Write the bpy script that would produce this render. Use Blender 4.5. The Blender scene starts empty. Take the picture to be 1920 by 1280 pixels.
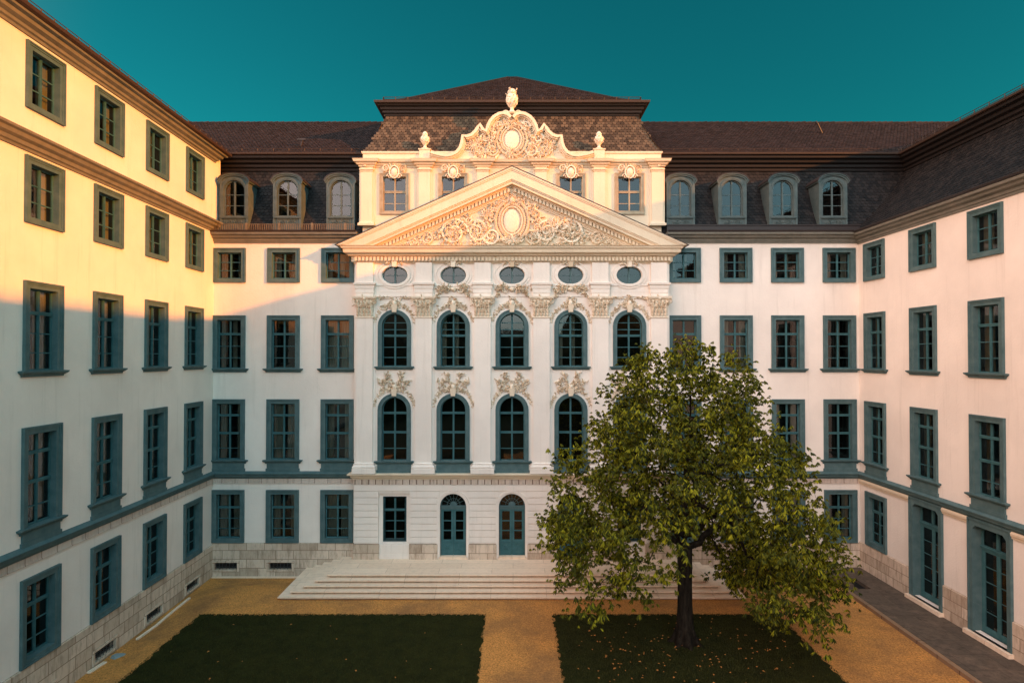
import bpy, math, random
import numpy as np
from math import radians as R, sin, cos, pi
from mathutils import Vector, Matrix
sc = bpy.context.scene
# ------------------------------------------------------------------ camera
cam = bpy.data.objects.new('camera', bpy.data.cameras.new('camera'))
sc.collection.objects.link(cam); sc.camera = cam
cam.location = (0, 0, 10.3); cam.rotation_euler = (pi/2 + .0129, 0, 0)
cam.data.sensor_width = 36; cam.data.lens = 1127/1920*36
cam.data.shift_x = -2/1920; cam.data.shift_y = 12.8/1920
cam.data.clip_start = .1; cam.data.clip_end = 4000
# ------------------------------------------------------------------ sky, sun, exposure
SUN = Vector((1.94, -.98, .49)).normalized()
EL = math.asin(SUN.z); AZ = math.atan2(SUN.x, SUN.y)
COOL = ((-.05, -.80, .58), 1.8, (4.9, 7.7, 9.4))
ROSY = ((-.82, -.56, .08), 2.6, (25, 14, 9.8))
w = bpy.data.worlds.new('World'); sc.world = w; w.use_nodes = True
N = w.node_tree.nodes; Lk = w.node_tree.links; N.clear()
out = N.new('ShaderNodeOutputWorld'); bg = N.new('ShaderNodeBackground'); sk = N.new('ShaderNodeTexSky')
sk.sky_type = 'NISHITA'; sk.sun_disc = False; sk.sun_elevation = EL; sk.sun_rotation = AZ
sk.air_density = 1.0; sk.dust_density = .6; sk.ozone_density = 2.0
tint = N.new('ShaderNodeMix'); tint.data_type = 'RGBA'; tint.blend_type = 'MULTIPLY'; tint.inputs[0].default_value = 1
tint.inputs[7].default_value = (.02, .42, .31, 1)
bg.inputs[1].default_value = .15
Lk.new(sk.outputs[0], tint.inputs[6])
# sky lobes added behind the camera to fill shaded walls: cool high up, rosy low down on the side away from the sun
tc = N.new('ShaderNodeTexCoord'); sep = N.new('ShaderNodeSeparateXYZ'); Lk.new(tc.outputs['Generated'], sep.inputs[0])
hz = N.new('ShaderNodeMapRange'); hz.inputs[1].default_value = -.02; hz.inputs[2].default_value = .06; Lk.new(sep.outputs[2], hz.inputs[0])
def wmix(a_, b_, mode):
    m_ = N.new('ShaderNodeMix'); m_.data_type = 'RGBA'; m_.blend_type = mode; m_.inputs[0].default_value = 1
    for k_, v_ in ((6, a_), (7, b_)):
        if isinstance(v_, tuple): m_.inputs[k_].default_value = v_
        else: Lk.new(v_, m_.inputs[k_])
    return m_.outputs[2]
def lobe(d_, power, col):
    dt = N.new('ShaderNodeVectorMath'); dt.operation = 'DOT_PRODUCT'; dt.inputs[1].default_value = Vector(d_).normalized(); Lk.new(tc.outputs['Generated'], dt.inputs[0])
    m_ = N.new('ShaderNodeMath'); m_.operation = 'MAXIMUM'; m_.inputs[1].default_value = 0; Lk.new(dt.outputs['Value'], m_.inputs[0])
    p_ = N.new('ShaderNodeMath'); p_.operation = 'POWER'; p_.inputs[1].default_value = power; Lk.new(m_.outputs[0], p_.inputs[0])
    return wmix(wmix((*col, 1), p_.outputs[0], 'MULTIPLY'), hz.outputs[0], 'MULTIPLY')
allsky = wmix(wmix(tint.outputs[2], lobe(*COOL), 'ADD'), lobe(*ROSY), 'ADD')
Lk.new(allsky, bg.inputs[0]); Lk.new(bg.outputs[0], out.inputs[0])
sun = bpy.data.objects.new('sun', bpy.data.lights.new('sun', 'SUN')); sc.collection.objects.link(sun)
sun.data.energy = 5; sun.data.angle = R(.5); sun.data.color = (1, .29, .022)
sun.rotation_euler = SUN.to_track_quat('Z', 'Y').to_euler(); sun.location = (40, -20, 40)
vs = sc.view_settings
vs.view_transform = 'Standard'; vs.look = 'None'; vs.gamma = 1; vs.exposure = .62; vs.use_curve_mapping = False
sc.cycles.max_bounces = 8; sc.cycles.diffuse_bounces = 4; sc.cycles.glossy_bounces = 3
sc.cycles.transparent_max_bounces = 8; sc.cycles.transmission_bounces = 3

# ------------------------------------------------------------------ helpers
def link(o, parent=None):
    sc.collection.objects.link(o)
    if parent: o.parent = parent
    return o
def tag(o, label=None, cat=None, group=None, kind=None):
    if label: o['label'] = label
    if cat: o['category'] = cat
    if group: o['group'] = group
    if kind: o['kind'] = kind
    return o
def empty(name, loc=(0, 0, 0), rz=0):
    o = bpy.data.objects.new(name, None); o.location = loc; o.rotation_euler = (0, 0, rz); o.empty_display_size = .3
    return link(o)
def copy_tree(o, parent=None, loc=None):
    c = o.copy(); link(c, parent)
    if loc is not None: c.location = loc
    for ch in list(o.children): copy_tree(ch, c)
    return c

class MB:
    def __init__(s): s.v = []; s.f = []
    def add(s, vs, fs):
        n = len(s.v); s.v += [tuple(p) for p in vs]; s.f += [tuple(i+n for i in f) for f in fs]
    def box(s, x0, x1, y0, y1, z0, z1):
        s.add([(x0,y0,z0),(x1,y0,z0),(x1,y1,z0),(x0,y1,z0),(x0,y0,z1),(x1,y0,z1),(x1,y1,z1),(x0,y1,z1)],
              [(0,3,2,1),(4,5,6,7),(0,1,5,4),(1,2,6,5),(2,3,7,6),(3,0,4,7)])
    def prism(s, poly, y0, y1):          # polygon in (x,z), extruded along y
        n = len(poly)
        a = sum(poly[i][0]*poly[(i+1) % n][1]-poly[(i+1) % n][0]*poly[i][1] for i in range(n))
        if a < 0: poly = poly[::-1]
        s.add([(x, y0, z) for x, z in poly]+[(x, y1, z) for x, z in poly],
              [tuple(range(n)), tuple(range(2*n-1, n-1, -1))]+[((i+1) % n, i, n+i, n+(i+1) % n) for i in range(n)])
    def ring(s, outer, inner, y0, y1, close=True):   # band between two outlines (x,z) of equal length
        n = len(outer); m = n if close else n-1
        V = [(x, y0, z) for x, z in outer]+[(x, y0, z) for x, z in inner]+[(x, y1, z) for x, z in outer]+[(x, y1, z) for x, z in inner]
        F = []
        for i in range(m):
            j = (i+1) % n
            F += [(i, j, n+j, n+i), (2*n+i, 2*n+j, j, i), (n+i, n+j, 3*n+j, 3*n+i)]
        if not close: F += [(0, n, 3*n, 2*n), (n-1, 3*n-1, 4*n-1, 2*n-1)]
        s.add(V, F)
    def mould(s, path, prof, cap=True):  # profile (d outward, z) along plan path; outward is right-hand
        P = [Vector(p) for p in path]; n = len(P); st = []
        for i in range(n):
            ns = []
            if i > 0: d = (P[i]-P[i-1]).normalized(); ns.append(Vector((d.y, -d.x)))
            if i < n-1: d = (P[i+1]-P[i]).normalized(); ns.append(Vector((d.y, -d.x)))
            m = ns[0] if len(ns) == 1 else (ns[0]+ns[1])/(1+ns[0].dot(ns[1]))
            st.append([(P[i].x+m.x*d_, P[i].y+m.y*d_, z) for d_, z in prof])
        k = len(prof); V = [p for r in st for p in r]; F = []
        for i in range(n-1):
            for j in range(k):
                a = i*k+j; b = i*k+(j+1) % k; F.append((a, a+k, b+k, b))
        if cap: F += [tuple(range(k)), tuple(range(n*k-1, (n-1)*k-1, -1))]
        s.add(V, F)
    def tube(s, pts, rad, n=6, cap=True):
        pts = [Vector(p) for p in pts]; m = len(pts)
        if not hasattr(rad, '__len__'): rad = [rad]*m
        V = []; up = Vector((.013, .21, .97))
        for i in range(m):
            t = (pts[min(i+1, m-1)]-pts[max(i-1, 0)]).normalized()
            a = t.cross(up)
            if a.length < .1: a = t.cross(Vector((1, 0, 0)))
            a.normalize(); b = t.cross(a)
            for k in range(n):
                q = 2*pi*k/n; V.append(pts[i]+(a*cos(q)+b*sin(q))*rad[i])
        F = [(i*n+k, i*n+(k+1) % n, (i+1)*n+(k+1) % n, (i+1)*n+k) for i in range(m-1) for k in range(n)]
        if cap: F += [tuple(range(n-1, -1, -1)), tuple((m-1)*n+k for k in range(n))]
        s.add(V, F)
    def lathe(s, prof, c=(0, 0, 0), n=16, bump=None):   # profile (r,z)
        V = []; F = []; m = len(prof)
        for j, (r, z) in enumerate(prof):
            for k in range(n):
                rr = r*(1+(bump(j, k) if bump else 0)); q = 2*pi*k/n
                V.append((c[0]+rr*cos(q), c[1]+rr*sin(q), c[2]+z))
        for j in range(m-1):
            for k in range(n): F.append((j*n+k, j*n+(k+1) % n, (j+1)*n+(k+1) % n, (j+1)*n+k))
        F += [tuple(range(n-1, -1, -1)), tuple((m-1)*n+k for k in range(n))]
        s.add(V, F)
    def dome(s, x, z, y, rx, rz, h, n=8, rings=3):      # bump standing out (towards -y) from the plane y
        V = [(x, y-h, z)]; F = []
        for r in range(1, rings+1):
            a = r/rings*pi/2
            for k in range(n):
                q = 2*pi*k/n; V.append((x+rx*sin(a)*cos(q), y-h*cos(a), z+rz*sin(a)*sin(q)))
        for k in range(n): F.append((0, 1+k, 1+(k+1) % n))
        for r in range(rings-1):
            for k in range(n):
                a = 1+r*n+k; b = 1+r*n+(k+1) % n; F.append((a, a+n, b+n, b))
        s.add(V, F)
    def leaf(s, x, z, y, a, l, wd, h):                  # ridged leaf relief, tip curls out
        c, d = cos(a), sin(a)
        def p(u, v, hh): return (x+c*u-d*v, y-hh, z+d*u+c*v)
        s.add([p(0, 0, h*.3), p(.3*l, .5*wd, .05*h), p(.35*l, 0, h*.8), p(.3*l, -.5*wd, .05*h), p(.72*l, .42*wd, .35*h),
               p(.75*l, 0, h*1.15), p(.72*l, -.42*wd, .35*h), p(l, 0, h*.5), p(.5*l, .22*wd, .0), p(.5*l, -.22*wd, .0)],
              [(0, 2, 1), (0, 3, 2), (1, 2, 8), (3, 9, 2), (8, 2, 5, 4), (2, 9, 6, 5), (4, 5, 7), (5, 6, 7)])
    def scroll(s, x, z, y, r, a0, turns, rad, n=26, hand=1, h=.05):
        pts = []; rr = []
        for i in range(n):
            t = i/(n-1); q = a0+hand*turns*2*pi*t; ra = r*(1-t)**.8+rad*.8
            pts.append((x+ra*cos(q), y-h*(.5+.5*t), z+ra*sin(q))); rr.append(rad*(1-.45*t))
        s.tube(pts, rr, 5)
    def build(s, name, mat, parent=None, smooth=False, loc=None, uv=True):
        me = bpy.data.meshes.new(name)
        if len(s.v): me.from_pydata([tuple(p) for p in s.v], [], s.f)
        me.materials.append(mat)
        if smooth: me.polygons.foreach_set('use_smooth', [True]*len(me.polygons))
        if uv and len(me.polygons):
            me.update()
            nl = len(me.loops); vi = np.empty(nl, int); me.loops.foreach_get('vertex_index', vi)
            co = np.empty(len(me.vertices)*3); me.vertices.foreach_get('co', co); co = co.reshape(-1, 3)
            no = np.empty(len(me.polygons)*3); me.polygons.foreach_get('normal', no); no = no.reshape(-1, 3)
            lt = np.empty(len(me.polygons), int); me.polygons.foreach_get('loop_total', lt)
            ln = np.repeat(no, lt, axis=0); c = co[vi]
            flat = np.abs(ln[:, 2]) > .8
            h = np.hypot(ln[:, 0], ln[:, 1])+1e-9
            u = (-ln[:, 1]*c[:, 0]+ln[:, 0]*c[:, 1])/h; v = c[:, 2].copy()
            u[flat] = c[flat, 0]; v[flat] = c[flat, 1]
            l = me.uv_layers.new(name='UVMap'); l.data.foreach_set('uv', np.stack([u, v], 1).ravel())
        me.validate(); me.update()
        o = bpy.data.objects.new(name, me); link(o, parent)
        if loc: o.location = loc
        return o

def arc(cx, cz, r, a0, a1, n, rz=None):
    rz = rz or r
    return [(cx+r*cos(a0+(a1-a0)*i/n), cz+rz*sin(a0+(a1-a0)*i/n)) for i in range(n+1)]
def arch_outline(w, h, n=14):           # from bottom right, over, to bottom left; w,h full size
    r = w/2
    return [(r, 0)]+arc(0, h-r, r, 0, pi, n)+[(-r, 0)]
def sheet(mb, x0, x1, z0, z1, y, holes, depth=.2):   # wall face with real openings; hole = (xc, z0, w, h, arch?)
    xs = {x0, x1}; zs = {z0, z1}
    for xc, hz, hw, hh, ar in holes: xs |= {xc-hw/2, xc+hw/2}; zs |= {hz, hz+hh}
    xs = sorted(x for x in xs if x0 <= x <= x1); zs = sorted(z for z in zs if z0 <= z <= z1)
    for i in range(len(xs)-1):
        for j in range(len(zs)-1):
            cx = (xs[i]+xs[i+1])/2; cz = (zs[j]+zs[j+1])/2
            if any(abs(cx-h[0]) < h[2]/2 and h[1] < cz < h[1]+h[3] for h in holes): continue
            mb.add([(xs[i], y, zs[j]), (xs[i+1], y, zs[j]), (xs[i+1], y, zs[j+1]), (xs[i], y, zs[j+1])], [(0, 1, 2, 3)])
    for xc, hz, hw, hh, ar in holes:
        r = hw/2; top = hz+hh
        if ar:
            sp = top-r
            A = arc(xc, sp, r, 0, pi, 14)
            for sgn in (1, -1):
                pts = [(xc+sgn*r, top)]+[(xc+sgn*(px-xc), pz) for px, pz in A[:8]]
                V = [(px, y, pz) for px, pz in pts]
                mb.add(V, [tuple(range(len(V)))] if sgn < 0 else [tuple(range(len(V)-1, -1, -1))])
            ol = [(xc+px, hz+pz) for px, pz in arch_outline(hw, hh)]
        else: ol = [(xc+r, hz), (xc+r, top), (xc-r, top), (xc-r, hz)]
        n = len(ol)
        for i in range(n):
            a, b = ol[i], ol[(i+1) % n]
            mb.add([(a[0], y, a[1]), (b[0], y, b[1]), (b[0], y+depth, b[1]), (a[0], y+depth, a[1])], [(0, 1, 2, 3)])

# ------------------------------------------------------------------ materials
def mat(name, base, rough=.8, spec=.15):
    m = bpy.data.materials.new(name); m.use_nodes = True
    b = m.node_tree.nodes['Principled BSDF']
    b.inputs['Base Color'].default_value = (*base, 1); b.inputs['Roughness'].default_value = rough
    b.inputs['Specular IOR Level'].default_value = spec
    return m, m.node_tree, b
def nd(t, k, **kw):
    n = t.nodes.new(k)
    for a, v in kw.items(): setattr(n, a, v)
    return n
def noise(t, vec, scale, detail=4, rough=.55):
    n = nd(t, 'ShaderNodeTexNoise'); n.inputs['Scale'].default_value = scale; n.inputs['Detail'].default_value = detail
    n.inputs['Roughness'].default_value = rough; t.links.new(vec, n.inputs['Vector']); return n.outputs['Fac']
def ramp(t, f, a, ca, b, cb):
    r = nd(t, 'ShaderNodeValToRGB'); e = r.color_ramp.elements
    e[0].position = a; e[0].color = (*ca, 1); e[1].position = b; e[1].color = (*cb, 1)
    t.links.new(f, r.inputs[0]); return r.outputs[0]
def mixc(t, f, a, b, mode='MIX'):
    m = nd(t, 'ShaderNodeMix', data_type='RGBA', blend_type=mode)
    for s_, v in ((0, f), (6, a), (7, b)):
        if isinstance(v, (int, float)): m.inputs[s_].default_value = v
        elif isinstance(v, tuple): m.inputs[s_].default_value = (*v, 1)
        else: t.links.new(v, m.inputs[s_])
    return m.outputs[2]
def bump(t, b, h, st, dist, nrm=None):
    n = nd(t, 'ShaderNodeBump'); n.inputs['Strength'].default_value = st; n.inputs['Distance'].default_value = dist
    t.links.new(h, n.inputs['Height'])
    if nrm: t.links.new(nrm, n.inputs['Normal'])
    t.links.new(n.outputs[0], b.inputs['Normal']); return n.outputs[0]
def mapping(t, vec, sc_):
    m = nd(t, 'ShaderNodeMapping'); m.inputs['Scale'].default_value = sc_; t.links.new(vec, m.inputs[0]); return m.outputs[0]
def geo(t): return nd(t, 'ShaderNodeNewGeometry')
def uvn(t): return nd(t, 'ShaderNodeUVMap').outputs[0]

def plaster(name, base, dirt):   # mottled lime render with rain streaks and patch repairs
    m, t, b = mat(name, base, .9, .2); P = geo(t).outputs['Position']
    a = ramp(t, noise(t, P, .45, 5, .6), .35, tuple(c*.89 for c in base), .65, base)
    s_ = noise(t, mapping(t, P, (4.2, 4.2, .25)), 1.0, 7, .7)
    c = mixc(t, ramp(t, s_, .54, (0, 0, 0), .78, (.5, .5, .5)), a, dirt)
    vo = nd(t, 'ShaderNodeTexVoronoi'); vo.inputs['Scale'].default_value = .33; t.links.new(mixc(t, .12, P, noise(t, P, 2.5, 4)), vo.inputs['Vector'])
    c = mixc(t, ramp(t, vo.outputs['Distance'], .12, (.32,)*3, .17, (0, 0, 0)), c, tuple(q*.90 for q in base))
    t.links.new(c, b.inputs['Base Color'])
    bump(t, b, noise(t, P, 14, 5, .6), .35, .025); return m
M = {}
M['plaster'] = plaster('wall plaster', (.88, .79, .70), (.60, .53, .45))
M['trim'] = plaster('moulded trim plaster', (.76, .63, .46), (.46, .37, .26))
def stucco():
    m, t, b = mat('carved stucco', (.80, .71, .60), .8, .2); g = geo(t)
    c = ramp(t, g.outputs['Random Per Island'], .05, (.60, .46, .31), .75, (.86, .75, .60))
    c = mixc(t, ramp(t, noise(t, g.outputs['Position'], 9, 5, .7), .45, (0, 0, 0), .65, (.5,)*3), c, (.68, .55, .41))
    t.links.new(c, b.inputs['Base Color'])
    bump(t, b, noise(t, g.outputs['Position'], 25, 4), .3, .02); return m
M['stucco'] = stucco()
def paint(name, ca, cb):
    m, t, b = mat(name, ca, .6, .18); P = geo(t).outputs['Position']
    c = ramp(t, noise(t, P, 3, 6, .65), .35, ca, .68, cb)
    c = mixc(t, ramp(t, noise(t, mapping(t, P, (6, 6, 1.2)), 1, 7, .75), .60, (0, 0, 0), .78, (.6,)*3), c, tuple(q*.55+.03 for q in ca))
    t.links.new(c, b.inputs['Base Color']); bump(t, b, noise(t, mapping(t, P, (30, 30, 5)), 1, 3), .15, .01); return m
M['sash'] = paint('teal sash paint', (.036, .112, .122), (.062, .155, .166))
M['paint'] = paint('grey teal stone paint', (.062, .118, .122), (.100, .160, .163))
M['greige'] = paint('grey beige cornice paint', (.150, .150, .125), (.210, .200, .165))
M['dormer'] = paint('grey dormer paint', (.062, .092, .092), (.100, .128, .124))
def plain_noise(name, a, b_):
    m, t, b = mat(name, a, .7, .3); t.links.new(ramp(t, noise(t, geo(t).outputs['Position'], 3, 5), .35, a, .65, b_), b.inputs['Base Color']); return m
M['frame_beige'] = plain_noise('grey beige window frame', (.30, .25, .17), (.40, .34, .24))  # lighter grey beige, used only for the attic frames and sashes
M['rail'] = plain_noise('weathered railing', (.12, .09, .06), (.20, .155, .10))
def stone(name, ca, cb, mortar, bw, bh, msize=.012, off=.5, dirty=.6, uvs=True, gr=(.16, .11, .09)):
    m, t, b = mat(name, ca, .9, .2); P = geo(t).outputs['Position']; U = uvn(t)
    br = nd(t, 'ShaderNodeTexBrick'); br.offset = off; t.links.new(U, br.inputs['Vector'])
    br.inputs['Color1'].default_value = (*ca, 1); br.inputs['Color2'].default_value = (*cb, 1); br.inputs['Mortar'].default_value = (*mortar, 1)
    br.inputs['Scale'].default_value = 1; br.inputs['Mortar Size'].default_value = msize; br.inputs['Mortar Smooth'].default_value = .3
    br.inputs['Brick Width'].default_value = bw; br.inputs['Row Height'].default_value = bh
    s_ = noise(t, mapping(t, P, (5, 5, 1.1)), 1, 8, .75)
    c = mixc(t, ramp(t, s_, .47, (0, 0, 0), .72, (dirty,)*3), br.outputs[0], gr)
    c2 = mixc(t, ramp(t, noise(t, P, 1.3, 5, .7), .5, (0, 0, 0), .75, (.4*dirty,)*3), c, (.34, .22, .15))
    t.links.new(c2, b.inputs['Base Color'])
    h = mixc(t, .35, br.outputs['Fac'], noise(t, P, 22, 5))
    n1 = nd(t, 'ShaderNodeBump'); n1.inputs['Strength'].default_value = .5; n1.inputs['Distance'].default_value = .015; n1.invert = True
    t.links.new(br.outputs['Fac'], n1.inputs['Height'])
    bump(t, b, noise(t, P, 24, 6, .7), .4, .02, n1.outputs[0]); return m
M['plinth'] = stone('travertine plinth blocks', (.74, .60, .47), (.50, .39, .29), (.28, .20, .14), .83, .41, .014, .37, .9, gr=(.24, .165, .11))
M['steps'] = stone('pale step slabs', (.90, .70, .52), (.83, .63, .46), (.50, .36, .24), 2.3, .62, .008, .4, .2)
M['frieze'] = stone('weathered joint strip', (.66, .56, .48), (.56, .45, .37), (.20, .12, .08), .62, 4.0, .012, 0, .5)
M['walk'] = stone('dark walkway slabs', (.13, .095, .068), (.105, .078, .058), (.075, .055, .040), 1.2, 1.0, .012, .3, .95, gr=(.05, .04, .032))
M['kerb'] = stone('kerb stones', (.30, .18, .10), (.24, .15, .09), (.08, .05, .03), 1.0, 3.0, .02, 0, .6)
def tile(name, ca, cb, cc):
    m, t, b = mat(name, ca, .7, .18); g = geo(t); P = g.outputs['Position']
    rd = g.outputs['Random Per Island']
    c = ramp(t, rd, .1, ca, .9, cb)
    c = mixc(t, ramp(t, noise(t, P, 1.6, 6, .7), .46, (0, 0, 0), .72, (.75,)*3), c, cc)
    t.links.new(c, b.inputs['Base Color']); bump(t, b, noise(t, P, 30, 3), .3, .01); return m
M['tile'] = tile('beaver tail roof tiles', (.009, .0095, .0105), (.026, .023, .022), (.013, .013, .013))
M['tile_sunlit'] = tile('sunlit brown roof tiles', (.040, .027, .018), (.130, .088, .055), (.085, .060, .038))  # lighter brown copy of the roof tile, sunlight put into its colour
M['tile_red'] = tile('reddish roof tiles', (.018, .012, .012), (.036, .024, .023), (.015, .011, .011))
M['under'] = mat('roof underlay', (.02, .015, .012), .9)[0]
M['metal'] = mat('dark gutter metal', (.035, .026, .024), .5, .4)[0]
M['copper'] = mat('weathered gutter copper', (.050, .030, .021), .6, .3)[0]
M['cornice_wood'] = mat('painted eaves wood', (.014, .011, .010), .6, .3)[0]
M['iron'] = mat('wrought iron', (.05, .05, .05), .5, .4)[0]
M['dark'] = mat('dark room lining', (.018, .016, .015), .9, .1)[0]
def curtain():
    m, t, b = mat('curtain cloth', (.38, .35, .29), .9, .1); return m
M['curtain'] = curtain()
def glass():
    m = bpy.data.materials.new('window glass'); m.use_nodes = True; t = m.node_tree; t.nodes.clear()
    o = nd(t, 'ShaderNodeOutputMaterial'); mx = nd(t, 'ShaderNodeMixShader'); tr = nd(t, 'ShaderNodeBsdfTransparent')
    gl = nd(t, 'ShaderNodeBsdfGlossy'); fr = nd(t, 'ShaderNodeFresnel'); fr.inputs[0].default_value = 1.8
    tr.inputs[0].default_value = (.55, .62, .60, 1); gl.inputs['Roughness'].default_value = .02
    P = geo(t).outputs['Position']; bp = nd(t, 'ShaderNodeBump'); bp.inputs['Strength'].default_value = .09; bp.inputs['Distance'].default_value = .03
    t.links.new(noise(t, P, 1.3, 1), bp.inputs['Height']); t.links.new(bp.outputs[0], gl.inputs['Normal'])
    t.links.new(fr.outputs[0], mx.inputs[0]); t.links.new(tr.outputs[0], mx.inputs[1]); t.links.new(gl.outputs[0], mx.inputs[2])
    t.links.new(mx.outputs[0], o.inputs[0]); return m
M['glass'] = glass()

# ------------------------------------------------------------------ ground, lawns, walkway
def sm(a, b, x):
    t = max(0, min(1, (x-a)/(b-a))); return t*t*(3-2*t)
def gz(x, y):
    lx = sm(-13.9, -12.0, x); ly = 1-sm(25.6, 28.0, y)
    if x > 5: ly = ly+(1-ly)*sm(6, 11, x)
    return .3*lx*ly
def ground():
    xs = [-700, -200, -60, -25]+[-16+.5*i for i in range(70)]+[25, 60, 200, 700]
    ys = [-700, -200, -60, -20]+[-12+.5*i for i in range(84)]+[34, 60, 200, 700]
    V = [(x, y, gz(x, y)) for y in ys for x in xs]; n = len(xs)
    mb = MB(); mb.add(V, [(j*n+i, j*n+i+1, (j+1)*n+i+1, (j+1)*n+i) for j in range(len(ys)-1) for i in range(n-1)])
    tag(mb.build('ground', mat('grassy land', (.035, .045, .02), .95, .1)[0], smooth=True), kind='structure')
    xs = [-15+.5*i for i in range(66)]; ys = [-6+.5*i for i in range(70)]; n = len(xs)
    mb = MB(); mb.add([(x, y, gz(x, y)+.006) for y in ys for x in xs], [(j*n+i, j*n+i+1, (j+1)*n+i+1, (j+1)*n+i) for j in range(len(ys)-1) for i in range(n-1)])
    m, t, b = mat('ochre gravel', (.5, .3, .1), .95, .15); P = geo(t).outputs['Position']
    c = ramp(t, noise(t, P, 17, 8, .9), .38, (.24, .10, .028), .60, (.95, .43, .115))
    c = mixc(t, ramp(t, noise(t, P, .42, 6, .7), .42, (0, 0, 0), .66, (.75,)*3), c, (.22, .115, .055))
    c = mixc(t, ramp(t, noise(t, P, 90, 3, .8), .60, (0, 0, 0), .72, (1,)*3), c, (.09, .05, .02))
    t.links.new(c, b.inputs['Base Color']); bump(t, b, noise(t, P, 55, 5, .8), .9, .03)
    return tag(mb.build('gravel', m, smooth=True), kind='structure')
ground()
LAWNS = [(-12.05, -1.1), (1.55, 10.2)]
def lawns():
    m, t, b = mat('short turf', (.03, .035, .01), .95, .1); P = geo(t).outputs['Position']
    c = ramp(t, noise(t, P, 2.2, 8, .75), .35, (.016, .018, .004), .7, (.040, .041, .008))
    t.links.new(c, b.inputs['Base Color']); bump(t, b, noise(t, P, 40, 6, .8), 1, .05)
    rnd = random.Random(5)
    for i, (x0, x1) in enumerate(LAWNS):
        mb = MB(); n = 60; top = []; y1 = 23.32; y0 = -9
        pts = []
        for k in range(n*2): pts.append((x0+(x1-x0)*k/(n*2), y1+rnd.uniform(-.09, .07)))
        for k in range(n*4): pts.append((x1+rnd.uniform(-.08, .06), y1+(y0-y1)*k/(n*4)))
        for k in range(n): pts.append((x1+(x0-x1)*k/n, y0))
        for k in range(n*4): pts.append((x0+rnd.uniform(-.07, .08), y0+(y1-y0)*k/(n*4)))
        zz = [.335 for _ in pts]
        V = [(x, y, z) for (x, y), z in zip(pts, zz)]; k = len(V)
        V += [(x, y, z-.12) for x, y, z in V]
        mb.add(V, [tuple(range(k-1, -1, -1))]+[(j, (j+1) % k, k+(j+1) % k, k+j) for j in range(k)])
        tag(mb.build('lawn', m), kind='structure')
    g, t2, b2 = mat('grass blades', (.035, .045, .01), .8, .2)
    g3 = geo(t2); t2.links.new(ramp(t2, g3.outputs['Random Per Island'], 0, (.015, .018, .004), 1, (.052, .052, .010)), b2.inputs['Base Color'])
    rs = np.random.RandomState(3); nb = 90000
    V = np.zeros((nb, 3, 3)); 
    xs = np.where(rs.rand(nb) < .55, rs.uniform(-12.1, -1.05, nb), rs.uniform(1.5, 10.25, nb))
    ys = 23.36-np.abs(rs.rand(nb)**1.2)*8.5
    a = rs.uniform(0, 2*pi, nb); h = rs.uniform(.025, .075, nb); wd = .012
    V[:, 0] = np.stack([xs-wd*np.cos(a), ys-wd*np.sin(a), np.full(nb, .325)], 1)
    V[:, 1] = np.stack([xs+wd*np.cos(a), ys+wd*np.sin(a), np.full(nb, .325)], 1)
    V[:, 2] = np.stack([xs+rs.uniform(-.04, .04, nb), ys+rs.uniform(-.04, .04, nb), .325+h], 1)
    me = bpy.data.meshes.new('grass'); me.vertices.add(nb*3); me.vertices.foreach_set('co', V.ravel())
    me.loops.add(nb*3); me.loops.foreach_set('vertex_index', np.arange(nb*3))
    me.polygons.add(nb); me.polygons.foreach_set('loop_start', np.arange(nb)*3); me.polygons.foreach_set('loop_total', np.full(nb, 3))
    me.materials.append(g); me.update(); me.validate()
    o = link(bpy.data.objects.new('grass', me)); tag(o, 'short dark green grass growing on both lawns', 'grass', kind='stuff')
lawns()
def far_hills():
    rnd = random.Random(8); mb = MB(); n = 90; V = []
    for i in range(n+1):
        a = pi*1.03+pi*.80*i/n; h = 17+3.5*sin(i*.41+1)+2*sin(i*1.3)+rnd.uniform(-1, 1)
        for r, z in ((44, -1), (50, h*.55), (66, h), (110, h*.8), (300, h*1.8)): V.append((r*cos(a), r*sin(a), z+rnd.uniform(-1, 1)))
    mb.add(V, [(i*5+j, (i+1)*5+j, (i+1)*5+j+1, i*5+j+1) for i in range(n) for j in range(4)])
    m, t, b = mat('wooded hill', (.03, .045, .02), .95, .1)
    t.links.new(ramp(t, noise(t, geo(t).outputs['Position'], .2, 8, .7), .3, (.02, .03, .012), .7, (.06, .07, .03)), b.inputs['Base Color'])
    tag(mb.build('hills', m), kind='structure')
far_hills()

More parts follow.
